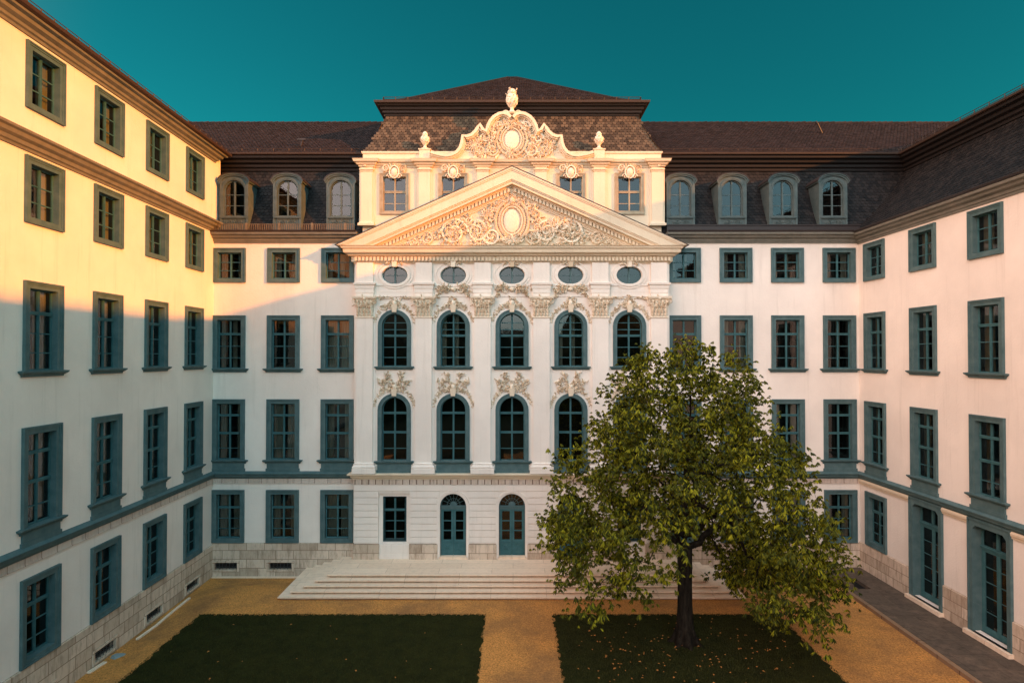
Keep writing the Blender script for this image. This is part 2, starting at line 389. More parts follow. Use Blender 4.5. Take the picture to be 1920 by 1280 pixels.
# ------------------------------------------------------------------ windows
CACHE = {}
def window(key, W, H, bars, fw=.21, arch=False, depth=.20, sill=None, curtain=0, apron=0, proud=.06, mull=.075, muntin_cols=1, surround=True, smat='paint', rnd=1):
    """root mesh 'window' = surround and reveal; children sash, pane, sill, apron, curtain, room_lining. Origin: bottom centre at the wall face."""
    if key in CACHE: return CACHE[key]
    mb = MB(); iw = W-2*fw; ih = H-(fw if arch or sill is not None else 2*fw); zb = 0 if (arch or sill is not None) else fw
    if sill is None and not arch: ih = H-1.85*fw; zb = .85*fw
    if arch:
        o1 = arch_outline(W, H); o2 = arch_outline(W-.12, H-.06); o3 = arch_outline(iw, ih)
        if surround:
            mb.ring(o1, o2, -proud-.025, .03, False); mb.ring(o2, o3, -proud, .04, False)
        o4 = arch_outline(iw-.002, ih-.001); mb.ring(arch_outline(iw+.03, ih+.015), o4, 0.0, depth, False)
    else:
        o1 = [(-W/2, 0), (W/2, 0), (W/2, H), (-W/2, H)]
        def rc(m_, zb_=None, zt=None): return [(-W/2+m_, (m_ if sill is None else 0)), (W/2-m_, (m_ if sill is None else 0)), (W/2-m_, H-m_), (-W/2+m_, H-m_)]
        o2 = rc(.05); o2b = rc(.10)
        o3 = [(-iw/2, zb), (iw/2, zb), (iw/2, zb+ih), (-iw/2, zb+ih)]
        mb.ring(o1, o2, -proud-.03, .03); mb.ring(o2, o2b, -proud-.005, .03); mb.ring(o2b, o3, -proud+.015, .03)
        o4 = [(-iw/2+.002, zb+.002), (iw/2-.002, zb+.002), (iw/2-.002, zb+ih-.002), (-iw/2+.002, zb+ih-.002)]
        o5 = [(-iw/2-.03, zb-.03), (iw/2+.03, zb-.03), (iw/2+.03, zb+ih+.03), (-iw/2-.03, zb+ih+.03)]
        mb.ring(o5, o4, 0, depth)
    root = mb.build('window', M[smat])
    # sash
    sb = MB(); d0 = depth-.07; d1 = depth-.01; fr = .042
    if arch: sb.ring(arch_outline(iw, ih), [(x, z) for x, z in arch_outline(iw-2*fr, ih-fr)], d0, d1, False); sb.box(-iw/2, iw/2, d0, d1, 0, fr)
    else: sb.ring([(-iw/2, zb), (iw/2, zb), (iw/2, zb+ih), (-iw/2, zb+ih)], [(-iw/2+fr, zb+fr*1.3), (iw/2-fr, zb+fr*1.3), (iw/2-fr, zb+ih-fr), (-iw/2+fr, zb+ih-fr)], d0, d1)
    sb.box(-mull/2, mull/2, d0-.012, d1-.003, zb+.01, zb+ih-.01); sb.box(-.012, .012, d0-.03, d0-.012, zb+.01, zb+ih-.02)
    for fb, thick in bars:
        z = zb+ih*(1-fb); t_ = .05 if thick else .016
        r = iw/2
        if arch and z > ih-iw/2: r = math.sqrt(max(0, (iw/2)**2-(z-(ih-iw/2))**2))
        sb.box(-r+.01, r-.01, d0-(.022 if thick else -.012), d1-.006, z-t_, z+t_)
        if thick: sb.box(-r+.01, r-.01, d0-.04, d0-.022, z+.01, z+.04)
    sb.build('sash', M['sash'] if smat == 'paint' else M[smat], root)
    pb = MB(); yy = depth-.035
    if arch: ol = arch_outline(iw-.02, ih-.01)
    else: ol = [(iw/2-.01, zb+.01), (iw/2-.01, zb+ih-.01), (-iw/2+.01, zb+ih-.01), (-iw/2+.01, zb+.01)]
    pb.add([(x, yy, z) for x, z in ol], [tuple(range(len(ol)))]); pb.build('pane', M['glass'], root)
    lb = MB(); x0, x1, z0, z1, y0, y1 = -W/2+.02, W/2-.02, 0.0, H-.02, depth+.001, depth+.9
    lb.add([(x0,y0,z0),(x1,y0,z0),(x1,y1,z0),(x0,y1,z0),(x0,y0,z1),(x1,y0,z1),(x1,y1,z1),(x0,y1,z1)], [(0,1,2,3),(7,6,5,4),(2,1,5,6),(7,3,2,6),(0,3,7,4)])
    lb.build('room_lining', M['dark'], root)
    if curtain:
        rr = random.Random(hash_(key)); cb = MB(); y = depth+.14
        spans = {1: [(-.5, -.22), (.24, .5)], 2: [(-.5, -.05), (.08, .5)], 3: [(-.5, .5)], 4: [(-.48, -.3), (.02, .2)]}[curtain]
        for a, b in spans:
            n = int((b-a)*40); zt = zb+ih; zl = zb+ih*(.12 if curtain == 3 else 0.02)
            if curtain == 3: zl = zb+ih*.55
            V = []
            for i in range(n+1):
                x = (a+(b-a)*i/n)*iw; yy2 = y+.03*sin(i*1.9+rr.random()); V += [(x, yy2, zl), (x*.98, yy2, zt)]
            cb.add(V, [(2*i, 2*i+2, 2*i+3, 2*i+1) for i in range(n)])
        cb.build('curtain', M['curtain'], root, smooth=True)
    if sill is not None:
        s_ = MB(); ow = W/2+.09
        s_.mould([(-W/2, .03), (-W/2, 0), (W/2, 0), (W/2, .03)], [(-.02, -.17), (.05, -.17), (.06, -.12), (.10, -.09), (.15, -.05), (.16, 0.0), (-.02, .02)])
        s_.build('sill', M[smat], root)
        if apron:
            ab = MB(); ab.box(-W/2+.02, W/2-.02, -.05, .02, -.17-apron, -.17); ab.box(-W/2-.02, W/2+.02, -.075, .02, -.17-apron, -.17-apron*.62)
            ab.build('apron', M[smat], root)
    CACHE[key] = root
    return root
def hash_(s_): return sum(ord(c)*(i+7) for i, c in enumerate(s_))
USED = set()
def put(root, parent, x, y, z):
    if root.name in USED: return copy_tree(root, parent, (x, y, z))
    USED.add(root.name); root.parent = parent; root.location = (x, y, z); return root
B3 = [(.36, 0), (.68, 0)]; B2 = [(.29, 1), (.54, 0), (.78, 0)]; B1 = [(.21, 1), (.53, 1), (.80, 0)]; B0 = [(.31, 1), (.56, 0), (.79, 0)]
rw = random.Random(12)
def wtype(row, W, H, n=None):
    c = n if n is not None else rw.choice([0, 1, 1, 2, 4])
    key = f'{row}{W:.2f}{H:.2f}c{c}'
    if row == 'square': return window(key, W, H, B3, curtain=c)
    if row == 'upper': return window(key, W, H, B2, sill=1, curtain=c)
    if row == 'tall': return window(key, W, H, B1, sill=1, curtain=c, apron=.36)
    return window(key, W, H, B0, curtain=c, depth=.22)

def cellar_window(parent, x, z, y):
    mb = MB(); w_, h_ = 1.28, .50
    o = [(-w_/2, 0), (w_/2, 0), (w_/2, h_), (-w_/2, h_)]; i_ = [(-w_/2+.1, .09), (w_/2-.1, .09), (w_/2-.1, h_-.08), (-w_/2+.1, h_-.08)]
    mb.ring(o, i_, -.035, .02); mb.ring(i_, [(a*.97, b_*.97+.008) for a, b_ in i_], .0, .2)
    r = mb.build('cellar_window', M['plinth'], parent, loc=(x, y, z))
    g = MB()
    for k in range(7):
        xx = -w_/2+.16+k*(w_-.32)/6; g.tube([(xx, .05, .09), (xx, .05, h_-.08)], .011, 5)
        if k < 6: g.scroll(xx+.08, .2, .05, .05, 0, 1.2, .008, 10, 1, 0); 
    for zz in (.17, .31): g.tube([(-w_/2+.1, .05, zz), (w_/2-.1, .05, zz)], .010, 5)
    g.build('grille', M['iron'], r)
    d = MB(); d.box(-w_/2+.08, w_/2-.08, .17, .19, .07, h_-.06); d.build('backing', M['dark'], r)
    return r
CW = None
def put_cellar(parent, x, z, y):
    global CW
    if CW is None: CW = cellar_window(parent, x, z, y); return CW
    return copy_tree(CW, parent, (x, y, z))

# ------------------------------------------------------------------ roofs
def tiles(name, mt, parent, S, us, vs_, keep, uw=.19, vh=.155, lift=.022, seed=1):
    """real overlapping tiles on surface S(u,v)->(x,y,z), u metres along, v metres up"""
    rs = random.Random(seed); V = []; F = []; r = 0; v = vs_[0]
    while v < vs_[1]:
        u = us[0]-(uw/2 if r % 2 else 0)
        while u < us[1]:
            um = u+uw/2
            if keep(um, v+vh/2):
                g = .006; dj = rs.uniform(-.006, .006); lf = lift+rs.uniform(-.006, .008)
                a = Vector(S(u+g, v+vh*1.15)); b = Vector(S(u+uw-g, v+vh*1.15))
                c = Vector(S(u+uw-g, v+.05+dj)); d = Vector(S(u+uw*.72, v+.005+dj)); e = Vector(S(u+uw*.28, v+.005+dj)); f = Vector(S(u+g, v+.05+dj))
                n = (b-a).cross(a-f).normalized()
                if n.z < 0: n = -n
                i = len(V); V += [a+n*.004, b+n*.004, c+n*lf, d+n*lf, e+n*lf, f+n*lf]; F.append((i, i+5, i+4, i+3, i+2, i+1))
                V += [d+n*.002, e+n*.002, c+n*.002, f+n*.002]; F += [(i+4, i+7, i+6, i+3), (i+3, i+6, i+8, i+2), (i+5, i+9, i+7, i+4)]
            u += uw
        v += vh; r += 1
    mb = MB(); mb.v = V; mb.f = F
    return mb.build(name, mt, parent, uv=False)
def flare(t, Rr, H, p=1.55):             # depth into the roof at height fraction t
    return Rr*(1-(1-t)**p)
def snow_rail(mb, pts, h=.18, step=.75, r=.018):
    for a, b in zip(pts[:-1], pts[1:]):
        a, b = Vector(a), Vector(b); n = max(1, int((b-a).length/step))
        for i in range(n+1):
            p = a.lerp(b, i/n); mb.tube([p, p+Vector((0, 0, h))], r*1.3, 4)
        for k in (.45, 1): mb.tube([a+Vector((0, 0, h*k)), b+Vector((0, 0, h*k))], r, 4)

# profile lists (d outward, z)
def shift(prof, z): return [(d, zz+z) for d, zz in prof]
STRING = [(-.02, 0), (.05, 0), (.07, .05), (.13, .09), (.14, .17), (.19, .20), (.20, .25), (.08, .31), (-.02, .34)]
CORN_MAIN = [(-.02, 0), (.04, 0), (.06, .08), (.10, .10), (.12, .19), (.24, .25), (.27, .33), (.38, .37), (.40, .46), (.20, .50), (-.02, .50)]

# ------------------------------------------------------------------ dormer
DORM = None
def dormer(parent, x):
    global DORM
    if DORM is not None: return copy_tree(DORM, parent, (x, .15, 16.32))
    mb = MB(); W, H = 1.34, 2.62; ow, ob, oh = .98, .60, 1.72     # opening width, base, height
    # front plate with arched opening
    hood = [(W/2, 2.28)]+[(W/2*cos(a), 2.28+.30*sin(a)) for a in [pi*i/12 for i in range(1, 12)]]+[(-W/2, 2.28)]
    fr = MB()
    sheet(fr, -W/2, W/2, 0, 2.33, 0, [(0, ob, ow, oh, True)], .18)
    fr.prism([(-W/2, 2.331)]+[(x_, max(z_, 2.331)+.004) for x_, z_ in hood[::-1]]+[(W/2, 2.331)], 0, .15)
    fr.box(-W/2, -W/2+.06, .002, 1.6, 0, 2.30); fr.box(W/2-.06, W/2, .002, 1.6, 0, 2.30)
    # moulded surround
    o1 = [(px, pz+ob-.02) for px, pz in arch_outline(ow+.20, oh+.12)]; o2 = [(px, pz+ob-.02) for px, pz in arch_outline(ow+.10, oh+.07)]; o3 = [(px, pz+ob) for px, pz in arch_outline(ow, oh)]
    fr.ring(o1, o2, -.05, .01, False); fr.ring(o2, o3, -.03, .01, False)
    for s_ in (-1, 1): fr.box(s_*W/2-(.10 if s_ > 0 else -.0), s_*W/2+(.0 if s_ > 0 else .10), -.035, -.001, .02, 2.30)
    fr.box(-W/2, W/2, -.06, .0, -.15, .10); fr.box(-ow/2-.13, ow/2+.13, -.08, .0, ob-.10, ob-.03)
    root = fr.build('dormer', M['dormer'], parent, loc=(x, .15, 16.32))
    hb = MB(); a_ = [(px*1.06, 2.30+(pz-2.28)*1.10) for px, pz in hood]
    a0 = [(W/2+.09, 2.25)]+a_[1:-1]+[(-W/2-.09, 2.25)]
    a1 = [(px*.96, pz-.055) for px, pz in a0]
    hb.ring(a0, a1, -.12, 1.35, False)
    a2 = [(px*.90, pz-.12) for px, pz in a0]; hb.ring(a1, a2, -.07, .0, False)
    hb.build('hood', M['dormer'], root)
    hb = MB(); a3 = [(px*1.035, pz+.022) for px, pz in a0]; hb.ring(a3, a0, -.15, 1.35, False); hb.build('lead_cap', M['metal'], root)
    sb = MB(); fr2 = .05
    ol = [(px, pz+ob) for px, pz in arch_outline(ow-.01, oh)]; il = [(px, pz+ob+fr2) for px, pz in arch_outline(ow-2*fr2, oh-2*fr2)]
    sb.ring(ol, il, .08, .14, False); sb.box(-ow/2, ow/2, .08, .14, ob, ob+fr2)
    sb.box(-.035, .035, .07, .137, ob+.02, ob+oh-.02)
    for q in (.40, .70): z = ob+oh*(1-q); sb.box(-ow/2+.02, ow/2-.02, .10, .135, z-.016, z+.016)
    sb.build('sash', M['dormer'], root)
    pb = MB(); pb.add([(px, .115, pz) for px, pz in ol], [tuple(range(len(ol)))]); pb.build('pane', M['glass'], root)
    d = MB(); d.box(-W/2+.07, W/2-.07, .6, .62, .3, 2.3); d.build('room_lining', M['dark'], root)
    pn = MB(); rr = random.Random(4)
    pn.ring([(-.48, .12), (.48, .12), (.48, .47), (-.48, .47)], [(-.45, .15), (.45, .15), (.45, .44), (-.45, .44)], -.02, .002)
    for s_ in (-1, 1):
        pn.scroll(s_*.16, .33, -.0, .07, .5*pi, 1.3, .016, 14, -s_, .03); pn.scroll(s_*.30, .28, -.0, .06, 0, 1.2, .014, 14, s_, .03)
        for k in range(9): pn.leaf(s_*rr.uniform(.05, .42), rr.uniform(.2, .4), 0, rr.uniform(0, 6.28), .12, .06, .03)
    pn.dome(0, .33, 0, .05, .07, .035); pn.build('carved_panel', M['dormer'], root)
    DORM = root; return root

# ------------------------------------------------------------------ garden range (back wall of the courtyard)
LX, LS, RX, RS = -14.0885, -.0223, 16.2565, -.0097
rng = empty('palace_range', (0, 28.25, 0))
tag(rng, 'white rear range with dormers and long tiled roof running behind the pillared pavilion', 'building')
LXS = [-13.34, -10.79, -8.25]; RXS = [8.06, 10.48, 12.90, 15.33]
rows = [('ground', 1.585, 2.46), ('tall', 5.44, 2.84), ('upper', 9.71, 2.50), ('square', 13.76, 1.62)]
for x0, x1, XS in ((LX-.1, -7.30, LXS), (7.20, RX+.1, RXS)):
    mb = MB(); holes = [(x, z+(.02 if n_ in ('ground', 'square') else -.01), 1.44, h-.04, False) for x in XS for n_, z, h in rows]
    sheet(mb, x0, x1, 1.5, 15.9, 0, holes); mb.build('wall', M['plaster'], rng)
    mb = MB(); ch = [(x-.08, .31, 1.12, .42, False) for x in XS[:2]] if XS is LXS else []
    sheet(mb, x0, x1, -.3, 1.55, -.05, ch, .04)
    mb.add([(x0, -.05, 1.55), (x1, -.05, 1.55), (x1, .0, 1.575), (x0, .0, 1.575)], [(0, 1, 2, 3)])
    mb.build('plinth', M['plinth'], rng)
    mb = MB(); mb.mould([(x0, 0), (x1, 0)], shift(STRING, 4.583)); mb.build('string_course', M['paint'], rng)
    mb = MB(); mb.box(x0, x1, -.025, .01, 4.37, 4.57); mb.mould([(x0, -.0), (x1, 0)], [(0, 4.35), (.045, 4.35), (.04, 4.385), (0, 4.385)]); mb.build('joint_strip', M['frieze'], rng)
    mb = MB(); mb.mould([(x0, 0), (x1, 0)], shift(CORN_MAIN, 15.60)); mb.box(x0, x1, -.1, .5, 16.06, 16.09); mb.build('cornice', M['greige'], rng)
    mb = MB(); mb.mould([(x0, 0), (x1, 0)], [(.30, 16.09), (.42, 16.07), (.46, 16.14), (.44, 16.15), (.40, 16.11), (.30, 16.13)]); mb.build('gutter', M['metal'], rng)
    for x in XS:
        for rwn, z, h in rows: put(wtype(rwn, 1.53, h), rng, x, 0, z)
for x in LXS[:2]: put_cellar(rng, x-.08, .25, -.05)
for x in (-13.22, -10.70, -8.17, 7.94, 10.39, 12.80, 15.16): dormer(rng, x)
# balustrade at the foot of the left mansard, dark parapet at the right
mb = MB(); x0, x1 = LX+.1, -7.42; n = int((x1-x0)/.085)
for i in range(n+1):
    x = x0+(x1-x0)*i/n; big = i % 18 == 0
    mb.box(x-(.04 if big else .010), x+(.04 if big else .010), -.31 if big else -.29, -.23 if big else -.26, 16.10, 16.50 if big else 16.45)
for z in (16.15, 16.45): mb.box(x0, x1, -.29, -.26, z-.012, z+.012)
mb.build('balustrade', M['rail'], rng)
mb = MB(); mb.box(7.24, RX+.05, -.05, .12, 16.09, 16.44); mb.box(7.24, RX+.1, -.09, .14, 16.44, 16.48); mb.build('parapet', M['metal'], rng)

MH0, MH1, MR = 16.12, 19.45, 1.35       # lower mansard of the range
RR = 3.1                                 # recess of the right wing's mansard
def rngS(u, v): t = max(0, min(1, v/(MH1-MH0))); return (u, .10+flare(t, MR-.1, 0), MH0+v)
def rightX(z): t = max(0, min(1, (z-16.0)/(19.45-16.0))); return RX-.36+flare(t, RR+.36, 0, 1.35)
for x0, x1 in ((LX-.3, -6.9), (6.85, RX+3.2)):
    mb = MB(); k = 14
    for i in range(k):
        za = (MH1-MH0)*i/k; zb = (MH1-MH0)*(i+1)/k
        xa = min(x1, rightX(MH0+za)+.1) if x0 > 0 else x1; xb = min(x1, rightX(MH0+zb)+.1) if x0 > 0 else x1
        mb.add([rngS(x0, za), rngS(xa, za), rngS(xb, zb), rngS(x0, zb)], [(0, 1, 2, 3)])
    mb.add([(x0, .10, 15.7), (x1 if x0 < 0 else RX, .10, 15.7), (x1 if x0 < 0 else RX, .10, MH0), (x0, .10, MH0)], [(0, 1, 2, 3)])
    r = mb.build('lower_roof', M['under'], rng)
    if x0 > 0: kp = lambda u, v: u < rightX(MH0+v)+.05
    else: kp = lambda u, v: True
    tiles('roof_tiles', M['tile'], r, rngS, (x0, x1), (0, MH1-MH0), kp, seed=int(x0+50))
EAVE = [(-.05, 0), (.08, 0), (.10, .10), (.20, .16), (.22, .27), (.36, .33), (.40, .44), (.55, .50), (.57, .60), (.62, .68), (.60, .70), (.30, .70), (-.05, .70)]
for x0, x1 in ((LX-6, -6.35), (6.25, 19.6)):
    mb = MB(); mb.mould([(x0, MR), (x1, MR)], shift([q for q in EAVE[:9]]+[(-.05, .60)], 19.42)); mb.build('upper_cornice', M['cornice_wood'], rng)
    mb = MB(); mb.mould([(x0, MR), (x1, MR)], [(.30, 20.03), (.60, 20.03), (.68, 20.06), (.70, 20.14), (.67, 20.15), (.62, 20.10), (.30, 20.10)])
    mb.build('upper_gutter', M['copper'], rng)
    mb = MB(); snow_rail(mb, [(x0, MR-.42, 20.22), (x1, MR-.42, 20.22)]); mb.build('snow_rail', M['copper'], rng)
UX0, UX1, UY0, UZ0, URUN, URISE = -22, 26.5, MR-.62, 20.14, 5.1, 3.42
UL = math.hypot(URUN, URISE)
def upS(u, v): t = v/UL; return (u, UY0+URUN*t, UZ0+URISE*t)
mb = MB(); mb.add([upS(UX0, 0), upS(UX1, 0), upS(UX1, UL), upS(UX0, UL), (UX0, UY0+2*URUN, UZ0), (UX1, UY0+2*URUN, UZ0)], [(0, 1, 2, 3), (3, 2, 5, 4)])
mb.v = [(x, y, z-.02) for x, y, z in mb.v]
ur = mb.build('upper_roof', M['under'], rng)
tiles('roof_tiles', M['tile_red'], ur, upS, (-20, 26.3), (0, UL), lambda u, v: (u < -5.2 or u > 5.2), uw=.18, vh=.16, seed=9)
mb = MB()
rr = random.Random(3); x = -20
while x < 26.3: mb.tube([(x, UY0+URUN, UZ0+URISE+.0), (x+.36, UY0+URUN, UZ0+URISE+.03+rr.uniform(-.01, .01))], .07, 6); x += .33
mb.build('ridge_tiles', M['tile_red'], ur)
mb = MB(); mb.tube([(16.6, UY0+URUN*.62, UZ0+URISE*.62), (16.3, UY0+URUN*.62-.1, UZ0+URISE*.62+.5)], .045, 8); mb.tube([(16.3, UY0+URUN*.62-.1, UZ0+URISE*.62+.5), (16.2, UY0+URUN*.62-.1, UZ0+URISE*.62+.58)], .065, 8)
mb.build('vent_pipe', M['metal'], ur)
mb = MB(); mb.tube([(-10.6, UY0+1.0, UZ0+.68), (-10.5, UY0+.9, UZ0+.95)], .05, 6); mb.box(-10.75, -10.35, UY0+.85, UY0+.95, UZ0+.93, UZ0+.99); mb.build('roof_hook', M['metal'], ur)

# ------------------------------------------------------------------ side wings
def french_door(parent, x, z):
    mb = MB(); W, H, d = 1.86, 3.98, .34
    def oc(w_, h_, c): return [(-w_/2, 0), (w_/2, 0), (w_/2, h_-c), (w_/2-c, h_), (-w_/2+c, h_), (-w_/2, h_-c)]
    mb.ring(oc(W, H, .01), oc(W-.10, H-.06, .02), -.10, .02); mb.ring(oc(W-.10, H-.06, .02), oc(W-.40, H-.24, .14), -.07, .02)
    mb.ring(oc(W-.38, H-.23, .14), oc(W-.42, H-.25, .14), 0, d)
    r = mb.build('french_door', M['paint'], parent, loc=(x, 0, z))
    fb = MB(); iw = W-.42; ih = H-.25; tz = 2.98
    fb.ring(oc(iw, ih, .14), oc(iw-.14, ih-.08, .12), d-.08, d-.01); fb.box(-iw/2, iw/2, d-.10, d, tz-.07, tz+.07); fb.box(-.045, .045, d-.10, d-.003, tz, ih-.03); fb.box(-iw/2, iw/2, d-.14, d-.10, tz+.0, tz+.04)
    fb.build('door_frame', M['sash'], r)
    for s_ in (-1, 1):
        lf = MB(); a, b = (0.004, iw/2-.06) if s_ > 0 else (-iw/2+.06, -.004)
        lf.ring([(a, .003), (b, .003), (b, tz-.07), (a, tz-.07)], [(a+.07, .22), (b-.07, .22), (b-.07, tz-.15), (a+.07, tz-.15)], d-.07, d-.015)
        for k in range(1, 5): zz = .22+(tz-.37)*k/5; lf.box(a+.05, b-.05, d-.045, d-.02, zz-.013, zz+.013)
        l = lf.build('door_leaf', M['sash'], r)
        p = MB(); p.add([(a+.05, d-.03, .2), (b-.05, d-.03, .2), (b-.05, d-.03, tz-.12), (a+.05, d-.03, tz-.12)], [(0, 1, 2, 3)]); p.build('pane', M['glass'], r)
    p = MB(); p.add([(-iw/2+.05, d-.035, tz+.03), (iw/2-.05, d-.035, tz+.03), (iw/2-.05, d-.035, ih-.14), (-iw/2+.05, d-.035, ih-.14)], [(0, 1, 2, 3)]); p.build('pane', M['glass'], r)
    lb = MB(); x0, x1, z0, z1, y0, y1 = -W/2+.03, W/2-.03, .0, H-.02, d+.001, d+1.2
    lb.add([(x0,y0,z0),(x1,y0,z0),(x1,y1,z0),(x0,y1,z0),(x0,y0,z1),(x1,y0,z1),(x1,y1,z1),(x0,y1,z1)], [(0,1,2,3),(7,6,5,4),(2,1,5,6),(7,3,2,6),(0,3,7,4)]); lb.build('room_lining', M['dark'], r)
    sl = MB(); sl.box(-W/2-.06, W/2+.06, -.24, .36, -.14, .0); sl.build('door_sill', M['steps'], r)
    return r
FAR = -41.0                              # wings run past the camera
FAR = -32.5
lw = empty('palace_wing', (LX, 28.25, 0), math.atan2(1, LS))
tag(lw, 'white five storey side wing at the left, its upper walls glowing orange in low sun', 'building')
LCOL = [-10.56-2.908*2, -10.56-2.908, -10.56, -7.655, -4.747, -1.839]
lrows = [('ground', 1.49, 2.49), ('tall', 5.42, 2.85), ('upper', 9.87, 2.58), ('square', 14.10, 1.92), ('square', 17.37, 1.92)]
mb = MB(); holes = [(x, z+(.02 if n_ in ('ground', 'square') else -.01), 1.42, h-.04, False) for x in LCOL for n_, z, h in lrows]
sheet(mb, FAR, .6, 1.45, 19.9, 0, holes); mb.build('wall', M['plaster'], lw)
mb = MB(); mb.add([(FAR, 12, -.3), (FAR, 0, -.3), (FAR, 0, 19.9), (FAR, 12, 19.9)], [(0, 1, 2, 3)]); mb.build('end_wall', M['plaster'], lw)
mb = MB(); sheet(mb, FAR, .1, -.3, 1.46, -.05, [(x-.05, .13, 1.12, .42, False) for x in LCOL], .04); mb.add([(FAR, -.05, 1.46), (.1, -.05, 1.46), (.1, 0, 1.485), (FAR, 0, 1.485)], [(0, 1, 2, 3)]); mb.build('plinth', M['plinth'], lw)
mb = MB(); mb.mould([(FAR, 0), (.1, 0)], shift(STRING, 4.58)); mb.build('string_course', M['paint'], lw)
mb = MB(); mb.box(FAR, .1, -.025, .01, 4.37, 4.57); mb.mould([(FAR, 0), (.1, 0)], [(0, 4.35), (.045, 4.35), (.04, 4.385), (0, 4.385)]); mb.build('joint_strip', M['frieze'], lw)
mb = MB(); mb.mould([(FAR, 0), (.55, 0)], shift([(-.02, 0), (.05, 0), (.07, .07), (.12, .10), (.14, .2), (.24, .26), (.28, .36), (.36, .40), (.37, .47), (.1, .55), (-.02, .55)], 16.12)); mb.build('cornice', M['greige'], lw)
mb = MB(); mb.mould([(FAR, 0), (-.0, 0), (0, .6)], shift([(-.02, 0), (.05, 0), (.07, .07), (.13, .1), (.15, .18), (.27, .24), (.30, .33), (.42, .36), (.44, .42), (-.02, .42)], 19.42)); mb.build('eaves_cornice', M['greige'], lw)
mb = MB(); mb.mould([(FAR, 0), (.02, 0), (.02, .8)], [(.2, 19.84), (.46, 19.84), (.55, 19.88), (.57, 19.98), (.54, 19.99), (.50, 19.93), (.2, 19.93)]); mb.build('gutter', M['copper'], lw)
mb = MB(); mb.add([(FAR, -.45, 19.97), (.45, -.45, 19.97), (.45, 7, 22.3), (FAR, 7, 22.3), (.45, 14, 19.97), (FAR, 14, 19.97), (.45, 4, 19.97)], [(0, 1, 2, 3), (3, 2, 4, 5), (1, 6, 2)])
r_ = mb.build('roof', M['tile'], lw)
mb = MB(); snow_rail(mb, [(FAR, -.38, 19.99), (.4, -.38, 19.99)], .20, .5); mb.build('snow_rail', M['copper'], lw)
for i, x in enumerate(LCOL):
    for rwn, z, h in lrows: put(wtype(rwn, 1.50, h, {('square'): [1, 4, 2][i % 3]}.get(rwn)), lw, x, 0, z)
    put_cellar(lw, x-.05, .07, -.05)

FAR = -41.0
rt = empty('palace_wing', (RX, 28.25, 0), math.atan2(-1, -RS))
tag(rt, 'shaded white right side wing with tall glazed garden doors under a dark mansard roof', 'building')
RCOL = [1.256, 4.40, 7.544, 10.69, 13.83]; DCOL = [4.46, 7.60, 10.74, 13.88]
rrows = [('ground', 1.68, 2.43), ('tall', 5.44, 2.80), ('upper', 9.71, 2.55), ('square', 13.73, 1.72)]
mb = MB(); holes = [(x, z+(.02 if rn in ('ground', 'square') else -.01), 1.42, h-.04, False) for x in RCOL for rn, z, h in rrows if not (rn == 'ground' and x > 2)]
holes += [(x, .62, 1.78, 3.92, False) for x in DCOL]
sheet(mb, -.1, -FAR, 1.55, 15.9, 0, holes); mb.build('wall', M['plaster'], rt)
mb = MB(); sheet(mb, -.1, -FAR, -.3, 1.63, -.06, [(x, .5, 1.80, 1.131, False) for x in DCOL], .001)
xs = [-.1]+[q for x in DCOL for q in (x-.9, x+.9)]+[-FAR]
for a, b in zip(xs[::2], xs[1::2]): mb.add([(a, -.06, 1.63), (b, -.06, 1.63), (b, 0, 1.66), (a, 0, 1.66)], [(0, 1, 2, 3)])
mb.build('plinth', M['plinth'], rt)
mb = MB(); mb.mould([(-.1, 0), (-FAR, 0)], shift(STRING, 4.58)); mb.build('string_course', M['paint'], rt)
for a, b in zip(xs[::2], xs[1::2]):
    mb = MB(); mb.mould([(a-.02, 0), (b+.02, 0)], [(0, 4.34), (.05, 4.34), (.06, 4.40), (.09, 4.44), (.10, 4.52), (.05, 4.575), (0, 4.575)]); mb.build('joint_strip', M['trim'], rt)
mb = MB(); mb.mould([(-.4, 0), (-FAR, 0)], shift(CORN_MAIN, 15.55)); mb.build('cornice', M['greige'], rt)
mb = MB(); mb.mould([(-.42, 0), (-FAR, 0)], [(.2, 16.05), (.42, 16.03), (.47, 16.10), (.45, 16.12), (.40, 16.08), (.2, 16.08)]); mb.build('gutter', M['metal'], rt)
def rS(u, v): t = max(0, min(1, v/3.45)); return (u, -.36+flare(t, RR+.36, 0, 1.35), 16.0+v)
def rkeep(u, v):
    z = 16.0+v; t = max(0, min(1, (z-MH0)/(MH1-MH0))); return u > -(.10+flare(t, MR-.1, 0))-.02
mb = MB(); k = 14
for i in range(k):
    za = 3.45*i/k; zb = 3.45*(i+1)/k; fa = -(.10+flare(za/3.45, MR-.1, 0))-.05; fb_ = -(.10+flare(zb/3.45, MR-.1, 0))-.05
    mb.add([rS(fa, za), rS(-FAR, za), rS(-FAR, zb), rS(fb_, zb)], [(0, 1, 2, 3)])
r_ = mb.build('lower_roof', M['under'], rt)
tiles('roof_tiles', M['tile'], r_, rS, (-1.6, 24), (0, 3.45), rkeep, seed=77)
mb = MB(); mb.mould([(-MR-.1, RR), (-FAR, RR)], shift(EAVE[:9]+[(-.05, .60)], 19.417)); mb.build('upper_cornice', M['cornice_wood'], rt)
mb = MB(); mb.mould([(-MR+.4, RR), (-FAR, RR)], [(.30, 20.027), (.60, 20.027), (.68, 20.057), (.70, 20.137), (.67, 20.147), (.62, 20.097), (.30, 20.097)]); mb.build('upper_gutter', M['copper'], rt)
mb = MB(); snow_rail(mb, [(-MR+.5, RR-.45, 20.22), (-FAR, RR-.45, 20.22)]); mb.build('snow_rail', M['copper'], rt)
mb = MB(); rz = [(-4, 21.6), (17, 21.5), (30, 20.6), (-FAR, 20.5)]  # unseen ridge dropped towards the camera to shape its shadow on the left wing
